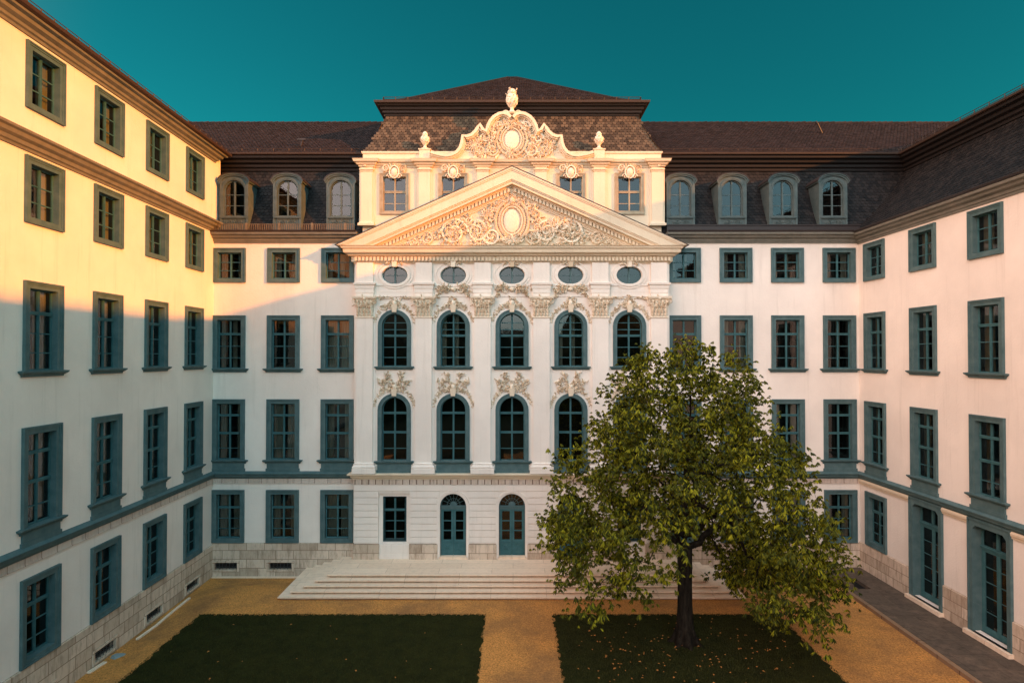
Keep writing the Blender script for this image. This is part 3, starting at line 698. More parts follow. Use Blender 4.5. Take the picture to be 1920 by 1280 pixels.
for (a, za), (b, zb_) in zip(rz[:-1], rz[1:]): mb.add([(a, RR-.6, 20.13), (b, RR-.6, 20.13), (b, RR+3.2, zb_), (a, RR+3.2, za), (b, RR+7.2, 20.0), (a, RR+7.2, 20.0)], [(0, 1, 2, 3), (3, 2, 4, 5)])
mb.add([(-FAR, RR-.6, 20.13), (-FAR, RR+7.2, 20.0), (-FAR, RR+3.2, 20.8)], [(0, 1, 2)]); mb.build('upper_roof', M['tile'], rt)
mb = MB(); mb.add([(-FAR, 0, -.3), (-FAR, 10, -.3), (-FAR, 10, 20), (-FAR, 3, 20), (-FAR, 0, 16)], [(0, 1, 2, 3, 4)]); mb.build('end_wall', M['plaster'], rt)
for i, x in enumerate(RCOL):
    for rwn, z, h in rrows:
        if rwn == 'ground' and i: continue
        put(wtype(rwn, 1.50, h), rt, x, 0, z)
fd = french_door(rt, DCOL[0], .60)
for x in DCOL[1:]: copy_tree(fd, rt, (x, 0, .60))

# walkway along the right wing, its kerb and the light shaft at its far end
mb = MB()
for x0, x1, y0, y1 in ((14.2, 16.6, -14, 25.6), (15.25, 16.6, 25.6, 26.9), (14.2, 16.6, 26.9, 28.19)): mb.box(x0, x1, y0, y1, .0, .45)
tag(mb.build('walkway', M['walk']), kind='structure')
mb = MB(); y = -14
while y < 25.5: mb.box(14.02-(y-25)*.0, 14.197, y, min(y+1.18, 25.55), .0, .44); y += 1.2
tag(mb.build('kerb', M['kerb']), kind='structure')
mb = MB(); mb.box(14.2, 14.45, 25.603, 26.897, .0, .62); mb.box(14.45, 14.62, 25.603, 25.75, .0, .47); mb.box(14.45, 15.25, 26.80, 26.897, .0, .46); mb.box(15.17, 15.247, 25.603, 26.80, 0, .46)
o = mb.build('light_shaft', M['walk']); tag(o, 'dark open light shaft with low stone rim at the far end of the walkway', 'light shaft')
mb = MB(); mb.box(14.45, 15.17, 25.603, 26.80, .302, .31); mb.build('shaft_floor', M['dark'], o)
# pale edging along the wall feet, loose stones
mb = MB()
pts = [(-13.75, 25.6), (-13.7, 24.2), (-13.62, 23.0), (-13.66, 21.9)]
for (a, b), (c, d) in zip(pts[:-1], pts[1:]): mb.add([(a, b, .0), (a+.09, b, .0), (c+.09, d, .0), (c, d, 0), (a, b, .09), (a+.09, b, .09), (c+.09, d, .09), (c, d, .09)], [(4, 5, 6, 7)[::-1], (0, 4, 7, 3), (1, 2, 6, 5), (0, 1, 5, 4), (2, 3, 7, 6)])
mb.box(LX+.1, -9.6, 28.02, 28.16, .0, .05)
tag(mb.build('kerb', M['steps']), kind='structure')
mb = MB(); mb.add([(x*.26, y*.15, z) for x, y, z in [(1, .2, 0), (.5, .9, .0), (-.4, 1, .0), (-1, .1, 0), (-.5, -.9, 0), (.6, -.8, 0), (.85, .2, .07), (.4, .7, .09), (-.4, .8, .1), (-.85, .1, .09), (-.4, -.7, .08), (.5, -.6, .07)]],
     [(6, 7, 8, 9, 10, 11)]+[(i, (i+1) % 6, 6+(i+1) % 6, 6+i) for i in range(6)])
o = mb.build('stone', mat('bluish slate', (.22, .27, .27), .6)[0], loc=(-13.45, 20.65, .03)); o.rotation_euler = (0, .1, .5)
tag(o, 'small flat bluish stone lying by the foot of the left wing', 'stone')
mb = MB(); mb.box(-.35, .35, -.07, .07, 0, .05); o = mb.build('kerbstone', M['steps'], loc=(-13.72, 19.95, .02)); o.rotation_euler = (0, 0, 1.45)
tag(o, 'short pale kerbstone lying loose beside the bluish stone', 'kerbstone')

# ------------------------------------------------------------------ steps
def steps():
    mb = MB(); rb = MB(); t, r = .27, .13; top = .95; hx0, hx1 = -7.97, 7.87; f = 25.83
    for i in range(5):
        z1 = top-i*r; z0 = z1-r; a = .42*i; b = t*i
        x0, x1, y0 = hx0-a, hx1+a, f-b
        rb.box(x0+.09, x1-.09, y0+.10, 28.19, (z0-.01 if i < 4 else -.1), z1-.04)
        mb.box(x0, x1, y0, 28.195, z1-.045, z1)
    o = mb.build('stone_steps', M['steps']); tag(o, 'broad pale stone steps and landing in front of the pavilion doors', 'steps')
    rb.build('risers', stone('shade-darkened riser stone', (.50, .36, .24), (.42, .30, .19), (.25, .17, .11), 1.4, 3, .01, .3, .5), o)  # risers coloured darker, putting the shade under the nosings into the stone
steps()

# ------------------------------------------------------------------ central pavilion (local x centred on the door axis)
pv = empty('palace_pavilion', (-.05, 28.25, 0))
tag(pv, 'ornate central pavilion with giant pilasters, arched windows and carved triangular pediment', 'building')
BAY = [-5.44, -2.72, 0, 2.72, 5.44]; PIL = [-6.80, -4.08, -1.36, 1.36, 4.08, 6.80]
Y0 = -.40; HW = 7.30
def R5(s): return random.Random(s)
# ground floor: rusticated
mb = MB(); gh = [(BAY[0], 1.08, 1.46, 2.88, False), (BAY[4], 1.08, 1.46, 2.88, False)]+[(x, .98, 1.46, 3.10, True) for x in BAY[1:4]]
sheet(mb, -HW, HW, .9, 4.95, Y0+.035, gh, .25)
for s_ in (-1, 1):
    x = s_*HW; p = [(x, 0.0, -.2), (x, Y0+.035, -.2), (x, Y0+.035, 15.3), (x, 0, 15.3)]; mb.add(p, [(0, 1, 2, 3) if s_ > 0 else (3, 2, 1, 0)])
mb.add([(-HW, Y0+.035, -.2), (HW, Y0+.035, -.2), (HW, Y0+.035, .9), (-HW, Y0+.035, .9)], [(0, 1, 2, 3)])
# upper wall
ovals = [(x, 13.63, 1.16, .84) for x in BAY]
uh = [(x, 5.46, 1.42, 3.05, True) for x in BAY]+[(x, 9.82, 1.42, 2.56, True) for x in BAY]
sheet(mb, -HW, HW, 4.95, 13.63, Y0, uh, .1)
# band with oval openings
for i, x in enumerate(BAY):
    a = -HW if i == 0 else (BAY[i-1]+x)/2; b = HW if i == 4 else (BAY[i+1]+x)/2
    n = 28; cz = 14.05
    ov = [(x+.60*cos(2*pi*k/n), cz+.43*sin(2*pi*k/n)) for k in range(n)]
    bx = []
    for k in range(n):
        c, s_ = cos(2*pi*k/n), sin(2*pi*k/n); m_ = max(abs(c), abs(s_))
        qx = c/m_; qz = s_/m_; bx.append((x+(qx*(b-x) if qx > 0 else qx*(x-a)), cz+(qz*(15.1-cz) if qz > 0 else qz*(cz-13.63))))
    V = [(p, Y0, q) for p, q in ov]+[(p, Y0, q) for p, q in bx]+[(p, Y0+.12, q) for p, q in ov]
    mb.add(V, [(k, n+k, n+(k+1) % n, (k+1) % n) for k in range(n)]+[(k, (k+1) % n, 2*n+(k+1) % n, 2*n+k) for k in range(n)])
mb.build('wall', M['plaster'], pv)
# rustication bands
mb = MB(); zb = 1.67
def spans(z0, z1, extra=.0):
    cuts = []
    for x in (BAY[0], BAY[4]): cuts.append((x-.73, x+.73)) if z0 < 3.95 else None
    for x in BAY[1:4]:
        sp = 3.34; zz = z0
        if zz < sp: hw_ = .74
        elif zz < sp+.76: hw_ = math.sqrt(max(0, .76**2-(zz-sp)**2))
        else: hw_ = 0
        if hw_ > .02: cuts.append((x-hw_, x+hw_))
    cuts.sort(); r = []; a = -HW-.0
    for c, d in cuts: r.append((a, c)); a = d
    r.append((a, HW)); return r
for k in range(8):
    za = zb+.30*k
    for a, b in spans(za, za+.30): mb.prism([(a, za+.015), (b, za+.015), (b, za+.285), (a, za+.285)], Y0-.01, Y0+.04)
for a, b in ((-HW, HW),): mb.box(a, b, Y0-.01, Y0+.04, 4.085, 4.36)
mb.build('rustication', M['plaster'], pv)
for a, b in spans(1.0, 1.2):
    mb = MB(); mb.box(a-.03, b+.03, Y0-.07, Y0+.04, .9, 1.64); mb.build('plinth_block', M['plinth'], pv)
mb = MB(); mb.box(-HW-.03, HW+.03, Y0-.035, Y0+.03, 4.38, 4.60)
mb.build('joint_strip', stone('peg strip', (.68, .57, .48), (.60, .48, .38), (.14, .08, .05), .315, 4.0, .022, 0, .7), pv)
PATH = [(-HW, 0), (-HW, Y0), (HW, Y0), (HW, 0)]
mb = MB(); mb.mould(PATH, [(-.02, 4.61), (.05, 4.61), (.08, 4.68), (.14, 4.72), (.15, 4.80), (.26, 4.83), (.27, 4.885), (.12, 4.91), (-.02, 4.91)]); mb.build('string_course', M['trim'], pv)

# ground floor windows and doors
def gwin(x):
    r = window('pavilion ground', 1.09, 2.10, B0, fw=.03, surround=True, depth=.16, curtain=0, proud=-.16)
    return put(r, pv, x, Y0+.15, 1.72)
g1 = gwin(BAY[0]); g2 = gwin(BAY[4])
for x in (BAY[0], BAY[4]):
    mb = MB()
    mb.ring([(x-.73, 1.62), (x+.73, 1.62), (x+.73, 3.96), (x-.73, 3.96)], [(x-.55, 1.70), (x+.55, 1.70), (x+.55, 3.80), (x-.55, 3.80)], Y0+.13, Y0+.30)
    mb.box(x-.73, x+.73, Y0+.05, Y0+.29, 1.0, 1.615); mb.box(x-.73, x+.73, Y0+.02, Y0+.049, .95, 1.16)
    mb.box(x-.60, x+.60, Y0+.035, Y0+.049, 1.24, 1.56)
    mb.build('window_niche', M['plaster'], pv)
for x in BAY[1:4]:
    mb = MB()
    o1 = [(x+p, 1.0+q) for p, q in arch_outline(1.50, 3.09)]; o2 = [(x+p, 1.0+q) for p, q in arch_outline(1.36, 3.02)]; o3 = [(x+p, 1.0+q) for p, q in arch_outline(1.22, 2.95)]
    mb.ring(o1, o2, Y0-.05, Y0+.05, False); mb.ring(o2, o3, Y0-.02, Y0+.30, False)
    mb.prism([(x-.10, 4.08), (x+.10, 4.08), (x+.14, 4.35), (x-.14, 4.35)], Y0-.06, Y0+.03); mb.prism([(x-.045, 4.05), (x+.045, 4.05), (x+.065, 4.35), (x-.065, 4.35)], Y0-.09, Y0)
    mb.build('door_surround', M['plaster'], pv)
def entrance(x):
    mb = MB(); d = Y0+.20; iw = 1.22
    o = [(p, q) for p, q in arch_outline(iw-.01, 2.94)]; i_ = [(p, q+.001) for p, q in arch_outline(iw-.13, 2.88)]
    mb.ring(o, i_, d, d+.08, False); mb.box(-iw/2, iw/2, d-.03, d+.08, 2.13, 2.30); mb.box(-iw/2, iw/2, d-.05, d, 2.24, 2.31)
    r = mb.build('entrance_door', M['paint'], pv, loc=(x, 0, 1.06))
    fb = MB(); fb.dome(0, 2.32, d+.03, .17, .17, .04, 12)
    for k in range(1, 8):
        a = pi*k/8; fb.tube([(0, d+.03, 2.32), (.55*cos(a), d+.03, 2.32+.55*sin(a))], .011, 4)
    for rr_ in (.30,): fb.tube([(rr_*cos(pi*k/16), d+.03, 2.32+rr_*sin(pi*k/16)) for k in range(17)], .012, 4)
    fb.build('fanlight', M['paint'], r)
    p = MB(); ol = [(a, b) for a, b in arch_outline(iw-.1, 2.88) if b > 2.2]; ol = [(iw/2-.05, 2.2)]+ol+[(-iw/2+.05, 2.2)]
    p.add([(a, d+.05, b) for a, b in ol], [tuple(range(len(ol)))])
    p.build('pane', M['glass'], r)
    for s_ in (-1, 1):
        a, b = (.004, iw/2-.05) if s_ > 0 else (-iw/2+.05, -.004); m_ = (a+b)/2; q0, q1 = a+.10, b-.10
        l = MB(); l.ring([(a, 0), (b, 0), (b, 2.13), (a, 2.13)], [(q0, .72), (q1, .72), (q1, 2.04), (q0, 2.04)], d+.01, d+.06)
        for zz in (1.14, 1.59): l.box(q0-.01, q1+.01, d+.015, d+.055, zz-.022, zz+.022)
        l.ring([(a+.06, .08), (b-.06, .08), (b-.06, .60), (a+.06, .60)], [(a+.09, .11), (b-.09, .11), (b-.09, .57), (a+.09, .57)], d-.01, d+.012)
        for k in range(4):
            l.leaf(m_, .34, d+.01, k*pi/2+.78, .16, .07, .018)
        l.scroll(m_+s_*.06, .40, d+.008, .07, 0, 1.2, .010, 10, s_, .01); l.scroll(m_-s_*.06, .28, d+.008, .06, pi, 1.2, .010, 10, s_, .01)
        if s_ > 0: l.tube([(a+.05, d-.05, 1.02), (a+.05, d-.05, 1.12)], .012, 6); l.tube([(a+.05, d+.01, 1.07), (a+.05, d-.05, 1.07)], .010, 6)
        lo = l.build('door_leaf', M['sash'], r)
        p = MB(); p.add([(q0-.02, d+.045, .7), (q1+.02, d+.045, .7), (q1+.02, d+.045, 2.06), (q0-.02, d+.045, 2.06)], [(0, 1, 2, 3)]); p.build('pane', M['glass'], lo)
    t_ = MB(); t_.box(-.66, .66, Y0-.02, d+.2, -.13, -.0); t_.build('threshold', M['steps'], r)
    bk = MB(); bk.box(-.7, .7, d+.5, d+.52, 0, 3.0); bk.build('room_lining', M['dark'], r)
    return r
e0 = entrance(BAY[1])
for x in BAY[2:4]: copy_tree(e0, pv, (x, 0, 1.06))

# arched windows
BA2 = [(.17, 0), (.30, 0), (.415, 1), (.635, 0), (.83, 0)]; BA1 = [(.25, 1), (.555, 1), (.81, 0)]
for i, x in enumerate(BAY):
    put(window(f'arched upper {i%2}', 1.53, 2.63, BA2, fw=.185, arch=True, curtain=[0, 4][i % 2], depth=.22, proud=.07), pv, x, Y0, 9.82)
    put(window(f'arched lower {i%2}', 1.53, 3.12, BA1, fw=.185, arch=True, curtain=[0, 0][i % 2], depth=.22, proud=.07), pv, x, Y0, 5.46)
def arch_sill(z, ap):
    mb = MB(); mb.mould([(-.78, Y0+.03), (-.78, Y0-.0), (.78, Y0-.0), (.78, Y0+.03)], [(-.02, z-.15), (.05, z-.15), (.07, z-.10), (.13, z-.06), (.14, z), (-.02, z+.01)])
    if ap: mb.box(-.78, .78, Y0-.05, Y0+.02, 4.90, z-.152); mb.box(-.83, .83, Y0-.07, Y0+.02, 4.895, 5.04)
    return mb.build('sill', M['paint'], pv)
for z, ap in ((5.46, True), (9.82, False)):
    a = arch_sill(z, ap); a.location.x = BAY[0]
    for x in BAY[1:]: copy_tree(a, pv, (x, 0, 0))
def oval_window(x):
    mb = MB(); n = 32
    def el(a, b): return [(a*cos(2*pi*k/n), b*sin(2*pi*k/n)) for k in range(n)]
    mb.ring(el(.85, .64), el(.79, .58), -.05, .01); mb.ring(el(.79, .58), el(.73, .53), -.02, .01); mb.ring(el(.73, .53), el(.60, .42), -.07, .01); mb.ring(el(.615, .435), el(.585, .41), .0, .2)
    r = mb.build('oval_window', M['plaster'], pv, loc=(x, Y0, 14.05))
    s_ = MB(); s_.ring(el(.59, .415), el(.545, .37), .12, .17); s_.box(-.035, .035, .11, .168, -.40, .40); s_.box(-.57, .57, .135, .165, -.012, .012); s_.build('sash', M['paint'], r)
    p = MB(); p.add([(a, .15, b) for a, b in el(.57, .40)], [tuple(range(n))]); p.build('pane', M['glass'], r)
    l = MB(); l.box(-.62, .62, .45, .47, -.45, .45); l.build('room_lining', M['dark'], r); return r
ov0 = oval_window(BAY[0])
for x in BAY[1:]: copy_tree(ov0, pv, (x, Y0, 14.05))

# pilasters
def pilaster(x):
    mb = MB(); w_ = .76; d = .13
    mb.box(-w_/2, w_/2, Y0-d, Y0+.01, 5.40, 12.06)
    mb.box(-w_/2-.10, w_/2+.10, Y0-.03, Y0+.01, 5.40, 13.7)
    r = mb.build('pilaster', M['plaster'], pv, loc=(x, 0, 0))
    b = MB(); hp = lambda h: [(-h, Y0), (-h, Y0-d), (h, Y0-d), (h, Y0)]
    b.mould(hp(w_/2), [(-.3, 4.91), (.16, 4.91), (.16, 5.14), (.13, 5.15), (.15, 5.19), (.14, 5.25), (.08, 5.28), (.07, 5.33), (.09, 5.36), (.03, 5.40), (-.3, 5.40)]); b.build('base', M['plaster'], r)
    e = MB(); e.mould(hp(w_/2), [(-.3, 13.06), (.02, 13.06), (.02, 13.20), (.04, 13.21), (.04, 13.40), (.06, 13.42), (.07, 13.56), (.12, 13.60), (.13, 13.68), (.03, 13.71), (-.3, 13.71)])
    e.box(-w_/2, w_/2, Y0-d, Y0+.01, 13.71, 14.62); e.build('entablature_block', M['plaster'], r)
    c = MB(); rr = R5(6); z0 = 12.06
    c.mould(hp(w_/2), [(-.3, z0), (.03, z0), (.04, z0+.03), (.03, z0+.06), (-.3, z0+.06)])
    prof = [(.0, .06), (.0, .35), (.03, .60), (.08, .82), (.13, .90)]
    c.mould(hp(w_/2), [(-.3, z0+.05)]+[(q, z0+z) for q, z in prof]+[(-.3, z0+.90)])
    c.mould(hp(w_/2), [(-.3, z0+.90), (.17, z0+.90), (.19, z0+.99), (-.3, z0+.99)])
    yf = Y0-d
    for row, (zz, L, n) in enumerate(((.05, .34, 5), (.26, .36, 4), (.48, .30, 5))):
        for k in range(n):
            xx = -w_/2+w_*(k+.5)/n
            c.leaf(xx, z0+zz, yf-.01-.02*row, pi/2, L, .17, .08+.015*row)
            c.dome(xx, z0+zz+L*.96, yf-.05-.02*row, .06, .04, .05, 6, 2)
    for s_ in (-1, 1):
        c.scroll(s_*.42, z0+.77, yf-.05, .13, pi/2, 1.6, .030, 18, -s_, .08)
        c.scroll(s_*.14, z0+.76, yf-.04, .09, pi/2, 1.5, .022, 14, s_, .07)
    for k in range(34):
        xx = rr.uniform(-.48, .48); zz = z0+rr.uniform(.55, .93); c.leaf(xx, zz, yf-.08, rr.uniform(0, 6.28), rr.uniform(.10, .19), .08, rr.uniform(.05, .10))
    c.dome(0, z0+.90, yf-.10, .09, .10, .09, 8)
    c.build('capital', M['stucco'], r)
    return r
p0 = pilaster(PIL[0])
for x in PIL[1:]: copy_tree(p0, pv, (x, 0, 0))
for i, x in enumerate(BAY):
    mb = MB(); a, b = x-.86, x+.86; mb.box(a, b, Y0-.018, Y0+.004, 13.05, 13.65)
    for z, t_, q in ((13.08, .03, .03), (13.28, .02, .025), (13.60, .048, .05)): mb.box(a, b, Y0-q, Y0+.005, z-t_, z+t_)
    mb.build('architrave', M['plaster'], pv)

# entablature cornice with dentils
dz = MB(); xx = -HW+.05
while xx < HW-.05: dz.box(xx, xx+.10, Y0-.22, Y0-.12, 14.69, 14.87); xx += .172
for s_ in (-1, 1):
    for k in range(2): dz.box(s_*(HW+.12)-(.05), s_*(HW+.12)+.05, Y0+.02+.17*k, Y0+.12+.17*k, 14.69, 14.87)
dz.build('dentils', M['trim'], pv)
mb = MB(); mb.mould(PATH, [(-.02, 14.58), (.03, 14.58), (.05, 14.64), (.11, 14.66), (.12, 14.90), (.24, 14.92), (.27, 14.99), (.40, 15.03), (.42, 15.05), (.44, 15.20), (.50, 15.23), (.52, 15.30), (.56, 15.34), (-.02, 15.35)]); mb.build('entablature_cornice', M['trim'], pv)

# pediment
PB, PA, PM = 15.35, 18.93, .448
def rake(mb, v0, v1, yf, yb):
    for s_ in (-1, 1):
        xo = (PA-v0-PB)/PM; xi = (PA-v1-PB)/PM
        mb.prism([(0, PA-v0), (s_*xo, PB), (s_*xi, PB), (0, PA-v1)], yf, yb)
tym = MB(); tym.prism([(-6.9, PB), (6.9, PB), (0, PA-.6)], -.44, -.02); ty = tym.build('pediment', M['trim'], pv)
mb = MB()
for v0, v1, yf, yb in ((0, .09, -1.0, -.02), (.09, .16, -.97, -.022), (.16, .56, -.94, -.024), (.56, .62, -.90, -.026), (.62, .74, -.86, -.028), (.74, .83, -.66, -.030), (.83, 1.04, -.56, -.032), (1.04, 1.12, -.53, -.034), (1.12, 1.20, -.49, -.036)): rake(mb, v0, v1, yf, yb)
mb.build('raking_cornice', M['trim'], ty)
for s_ in (-1, 1):
    x = .10; mb = MB()
    while x < 5.9:
        z = PA-.83-PM*x; w_ = .105
        mb.prism([(s_*x, z-.01), (s_*(x+w_), z-.01-PM*w_), (s_*(x+w_), z-.18-PM*w_), (s_*x, z-.18)], -.67, -.55); x += .165
    mb.build('dentil_row', M['trim'], ty)
mb = MB(); rake(mb, -.035, -.002, -1.02, 0); mb.build('flashing', M['metal'], ty)

def foliage(mb, pts, y, rr, n, L=(.14, .30), spread=.18, ok=None):
    """leaves and berries scattered along a polyline of (x,z)"""
    for k in range(n):
        t = rr.random()*(len(pts)-1); i = int(t); f = t-i; a, b = pts[i], pts[min(i+1, len(pts)-1)]
        x = a[0]+(b[0]-a[0])*f+rr.gauss(0, spread*.6); z = a[1]+(b[1]-a[1])*f+rr.gauss(0, spread*.6)
        if ok and not ok(x, z): continue
        if rr.random() < .22: q = rr.uniform(.03, .065); mb.dome(x, z, y, q, q, q*1.3, 6, 2)
        else: mb.leaf(x, z, y-rr.uniform(0, .03), rr.uniform(0, 6.28), rr.uniform(*L), rr.uniform(*L)*.5, rr.uniform(.05, .13))
def cartouche(mb, x, z, y, a, b, sc_=1.0, beads=True):
    def el(k, p, q, n): return (x+p*cos(2*pi*k/n), z+q*sin(2*pi*k/n))
    mb.dome(x, z, y-.02, a, b, .09*sc_, 24, 4)
    for m_, rad, hh in ((1.13, .035, .10), (1.42, .05, .05), (1.85, .07, .06)):
        n = 40; pts = [(el(k, a*m_+.02, b*(1+(m_-1)*.75)+.02, n)[0], y-hh*sc_, el(k, a*m_+.02, b*(1+(m_-1)*.75)+.02, n)[1]) for k in range(n+1)]
        mb.tube(pts, rad*sc_, 6, False)
    if beads:
        n = int(60*sc_)
        for k in range(n): p, q = el(k, a*1.60, b*1.44, n); mb.dome(p, q, y-.03, .035, .035, .06, 6, 2)
rr = R5(21); mb = MB(); TY = -.44
okp = lambda x, z: PB+.02 < z < PA-1.22-PM*abs(x)+.06
cartouche(mb, 0, 16.56, TY, .40, .57)
for s_ in (-1, 1):
    for x, z, r_, a0, tn, rad, hd in ((.95, 15.85, .36, 0, 1.5, .06, -1), (1.05, 16.85, .30, pi, 1.4, .055, 1), (1.62, 16.05, .46, pi/2, 1.6, .065, 1), (2.70, 16.02, .62, pi, 1.7, .07, -1), (3.95, 15.74, .30, 0, 1.6, .05, 1), (4.62, 15.58, .17, pi, 1.3, .035, -1), (1.95, 16.55, .22, pi, 1.2, .045, 1)):
        mb.scroll(s_*x, z, TY, r_, a0 if s_ > 0 else pi-a0, tn, rad, 30, hd*s_, .10)
    foliage(mb, [(s_*2.7, 16.05), (s_*2.4, 16.2), (s_*3.0, 16.1), (s_*2.7, 15.8), (s_*2.6, 16.3)], TY-.05, rr, 150, spread=.30, ok=okp)
    foliage(mb, [(s_*.95, 15.6), (s_*1.3, 16.1), (s_*1.2, 16.7), (s_*.85, 17.1), (s_*.4, 17.5), (s_*0, 17.65)], TY-.02, rr, 230, spread=.20, ok=okp)
    foliage(mb, [(s_*1.5, 15.9), (s_*1.9, 16.3), (s_*2.1, 16.6), (s_*1.7, 15.6)], TY-.02, rr, 120, spread=.2, ok=okp)
    foliage(mb, [(s_*3.3, 15.9), (s_*3.9, 15.75), (s_*4.4, 15.6), (s_*4.9, 15.52)], TY-.01, rr, 110, L=(.12, .24), spread=.13, ok=okp)
    foliage(mb, [(s_*3.3, 15.55), (s_*2.4, 15.45), (s_*1.2, 15.5)], TY-.01, rr, 60, L=(.12, .24), spread=.08, ok=okp)
foliage(mb, [(-.5, 15.7), (0, 15.6), (.5, 15.7)], TY-.08, rr, 60, spread=.12, ok=okp)
mb.dome(0, 17.5, TY, .16, .2, .18, 10)
mb.build('pediment_relief', M['stucco'], ty)

# attic storey
AY = .05; AW = 7.05; AX = [-5.55, -2.78, 0, 2.78, 5.55]; AP = [-6.84, -4.12, -1.37, 1.37, 4.12, 6.84]
at_ = MB(); sheet(at_, -AW, AW, 15.3, 19.95, AY, [(x, 17.0, 1.32, 1.86, False) for x in AX], .15)
for s_ in (-1, 1): x = s_*AW; at_.add([(x, AY, 15.3), (x, 2.2, 15.3), (x, 2.2, 19.95), (x, AY, 19.95)], [(0, 1, 2, 3) if s_ > 0 else (3, 2, 1, 0)])
at_.add([(-AW, AY, 19.95), (AW, AY, 19.95), (AW, .4, 19.95), (-AW, .4, 19.95)], [(0, 1, 2, 3)])
att = at_.build('attic_wall', M['trim'], pv)
for x in AP:
    mb = MB()
    mb.box(x-.27, x+.27, AY-.12, AY+.01, 16.62, 18.98); mb.box(x-.36, x+.36, AY-.05, AY+.01, 16.6, 19.18)
    mb.mould([(x-.27, AY), (x-.27, AY-.12), (x+.27, AY-.12), (x+.27, AY)], [(-.2, 18.98), (.02, 18.98), (.03, 19.02), (.07, 19.05), (.07, 19.10), (.0, 19.12), (-.2, 19.12)])
    mb.box(x-.27, x+.27, AY-.121, AY, 19.12, 19.20)
    mb.mould([(x-.27, AY), (x-.27, AY-.12), (x+.27, AY-.12), (x+.27, AY)], [(-.2, 16.42), (.12, 16.42), (.12, 16.52), (.06, 16.56), (.05, 16.62), (-.2, 16.62)])
    mb.build('attic_pilaster', M['trim'], pv)
path = [(-AW, 1.2), (-AW, AY)]
for x in AP: path += [(x-.33, AY), (x-.33, AY-.12), (x+.33, AY-.12), (x+.33, AY)]
path = [path[0], (-AW-.03, AY-.12) if False else path[1]]+path[2:]+[(AW, AY), (AW, 1.2)]
mb = MB(); mb.mould(path, [(-.2, 19.20), (.03, 19.20), (.05, 19.26), (.12, 19.30), (.14, 19.37), (.24, 19.40), (.27, 19.48), (.29, 19.52), (.05, 19.55), (-.2, 19.55)]); mb.build('attic_cornice', M['trim'], pv)
mb = MB(); mb.mould([(-AW, 1.2), (-AW, AY), (AW, AY), (AW, 1.2)], [(-.1, 19.86), (.04, 19.86), (.06, 19.90), (.06, 19.95), (-.1, 19.97)])
for x in (-4.12, 4.12): mb.box(x-.25, x+.25, AY-.10, AY+.20, 19.55, 20.02); mb.box(x-.29, x+.29, AY-.13, AY+.23, 20.02, 20.07)
mb.build('parapet', M['trim'], pv)
for x in AX: put(window('attic', 1.41, 1.95, [(.43, 1), (.76, 0)], fw=.165, depth=.16, proud=.045, curtain=0, smat='frame_beige'), pv, x, AY, 16.98)
def crest():
    mb = MB(); r = R5(5)
    mb.dome(0, 0, 0, .17, .23, .14, 12)
    mb.tube([(.22*cos(q), -.06, .29*sin(q)) for q in [2*pi*k/20 for k in range(21)]], .035, 5)
    for s_ in (-1, 1):
        mb.scroll(s_*.40, .18, 0, .15, pi if s_ > 0 else 0, 1.4, .035, 16, -s_, .06); mb.scroll(s_*.22, -.20, 0, .11, 0 if s_ > 0 else pi, 1.2, .03, 14, s_, .06)
        for k in range(9): mb.leaf(s_*r.uniform(.2, .55), r.uniform(-.05, .3), -.01, r.uniform(0, 6.28), .18, .08, .07)
    for k in range(6): mb.leaf(r.uniform(-.15, .15), .25, -.03, pi/2+r.uniform(-.9, .9), .2, .09, .08)
    for k in range(5): mb.leaf(r.uniform(-.12, .12), -.20, -.03, -pi/2+r.uniform(-.9, .9), .12, .08, .08)
    return mb.build('crest', M['stucco'], pv, loc=(AX[0], AY-.06, 18.96))
c0 = crest()
for x in (AX[1], AX[3], AX[4]): copy_tree(c0, pv, (x, AY-.06, 18.96))

# curved gable
G = [(3.80, 19.86), (3.45, 19.76), (3.1, 19.70), (2.85, 19.73), (2.60, 19.86), (2.44, 20.06), (2.36, 20.30), (2.32, 20.62), (2.12, 20.60), (1.92, 20.66), (1.74, 20.82), (1.62, 21.0), (1.50, 21.16), (1.38, 20.95), (1.22, 20.84), (1.14, 21.10), (1.03, 21.32), (.86, 21.52), (.62, 21.66), (.40, 21.70), (.18, 21.64), (.05, 21.50)]
half = G; full = [(-x, z) for x, z in half]+[(x, z) for x, z in half[::-1]]
mb = MB(); mb.prism([(-3.8, 19.56)]+full+[(3.8, 19.56)], AY-.04, AY+.30); gb = mb.build('gable', M['trim'], pv)
mb = MB()
def offs(P, d):
    o = []
    for i, (x, z) in enumerate(P):
        a = Vector(P[max(0, i-1)]); b = Vector(P[min(len(P)-1, i+1)]); t = (b-a).normalized(); o.append((x+t.y*-d*-1, z-t.x*d))
    return o
for s_ in (-1, 1):
    P = [(s_*x, z) for x, z in half]
    sg = 1 if s_ < 0 else -1
    A = P; B_ = offs(P, sg*.08); C_ = offs(P, sg*.145); D_ = offs(P, sg*.20); A0 = offs(P, -sg*.06)
    mb.ring(A0, B_, AY-.30, AY+.34, False); mb.ring(B_, C_, AY-.22, AY-.02, False); mb.ring(C_, D_, AY-.12, AY-.02, False)
mb.build('gable_moulding', M['trim'], gb)
mb = MB(); rr = R5(31)
cartouche(mb, 0, 20.50, AY-.05, .37, .46, .8, False)
okg = lambda x, z: z > 19.6 and abs(x) < 2.15 and z < 21.35-max(0, abs(x)-.7)*.62
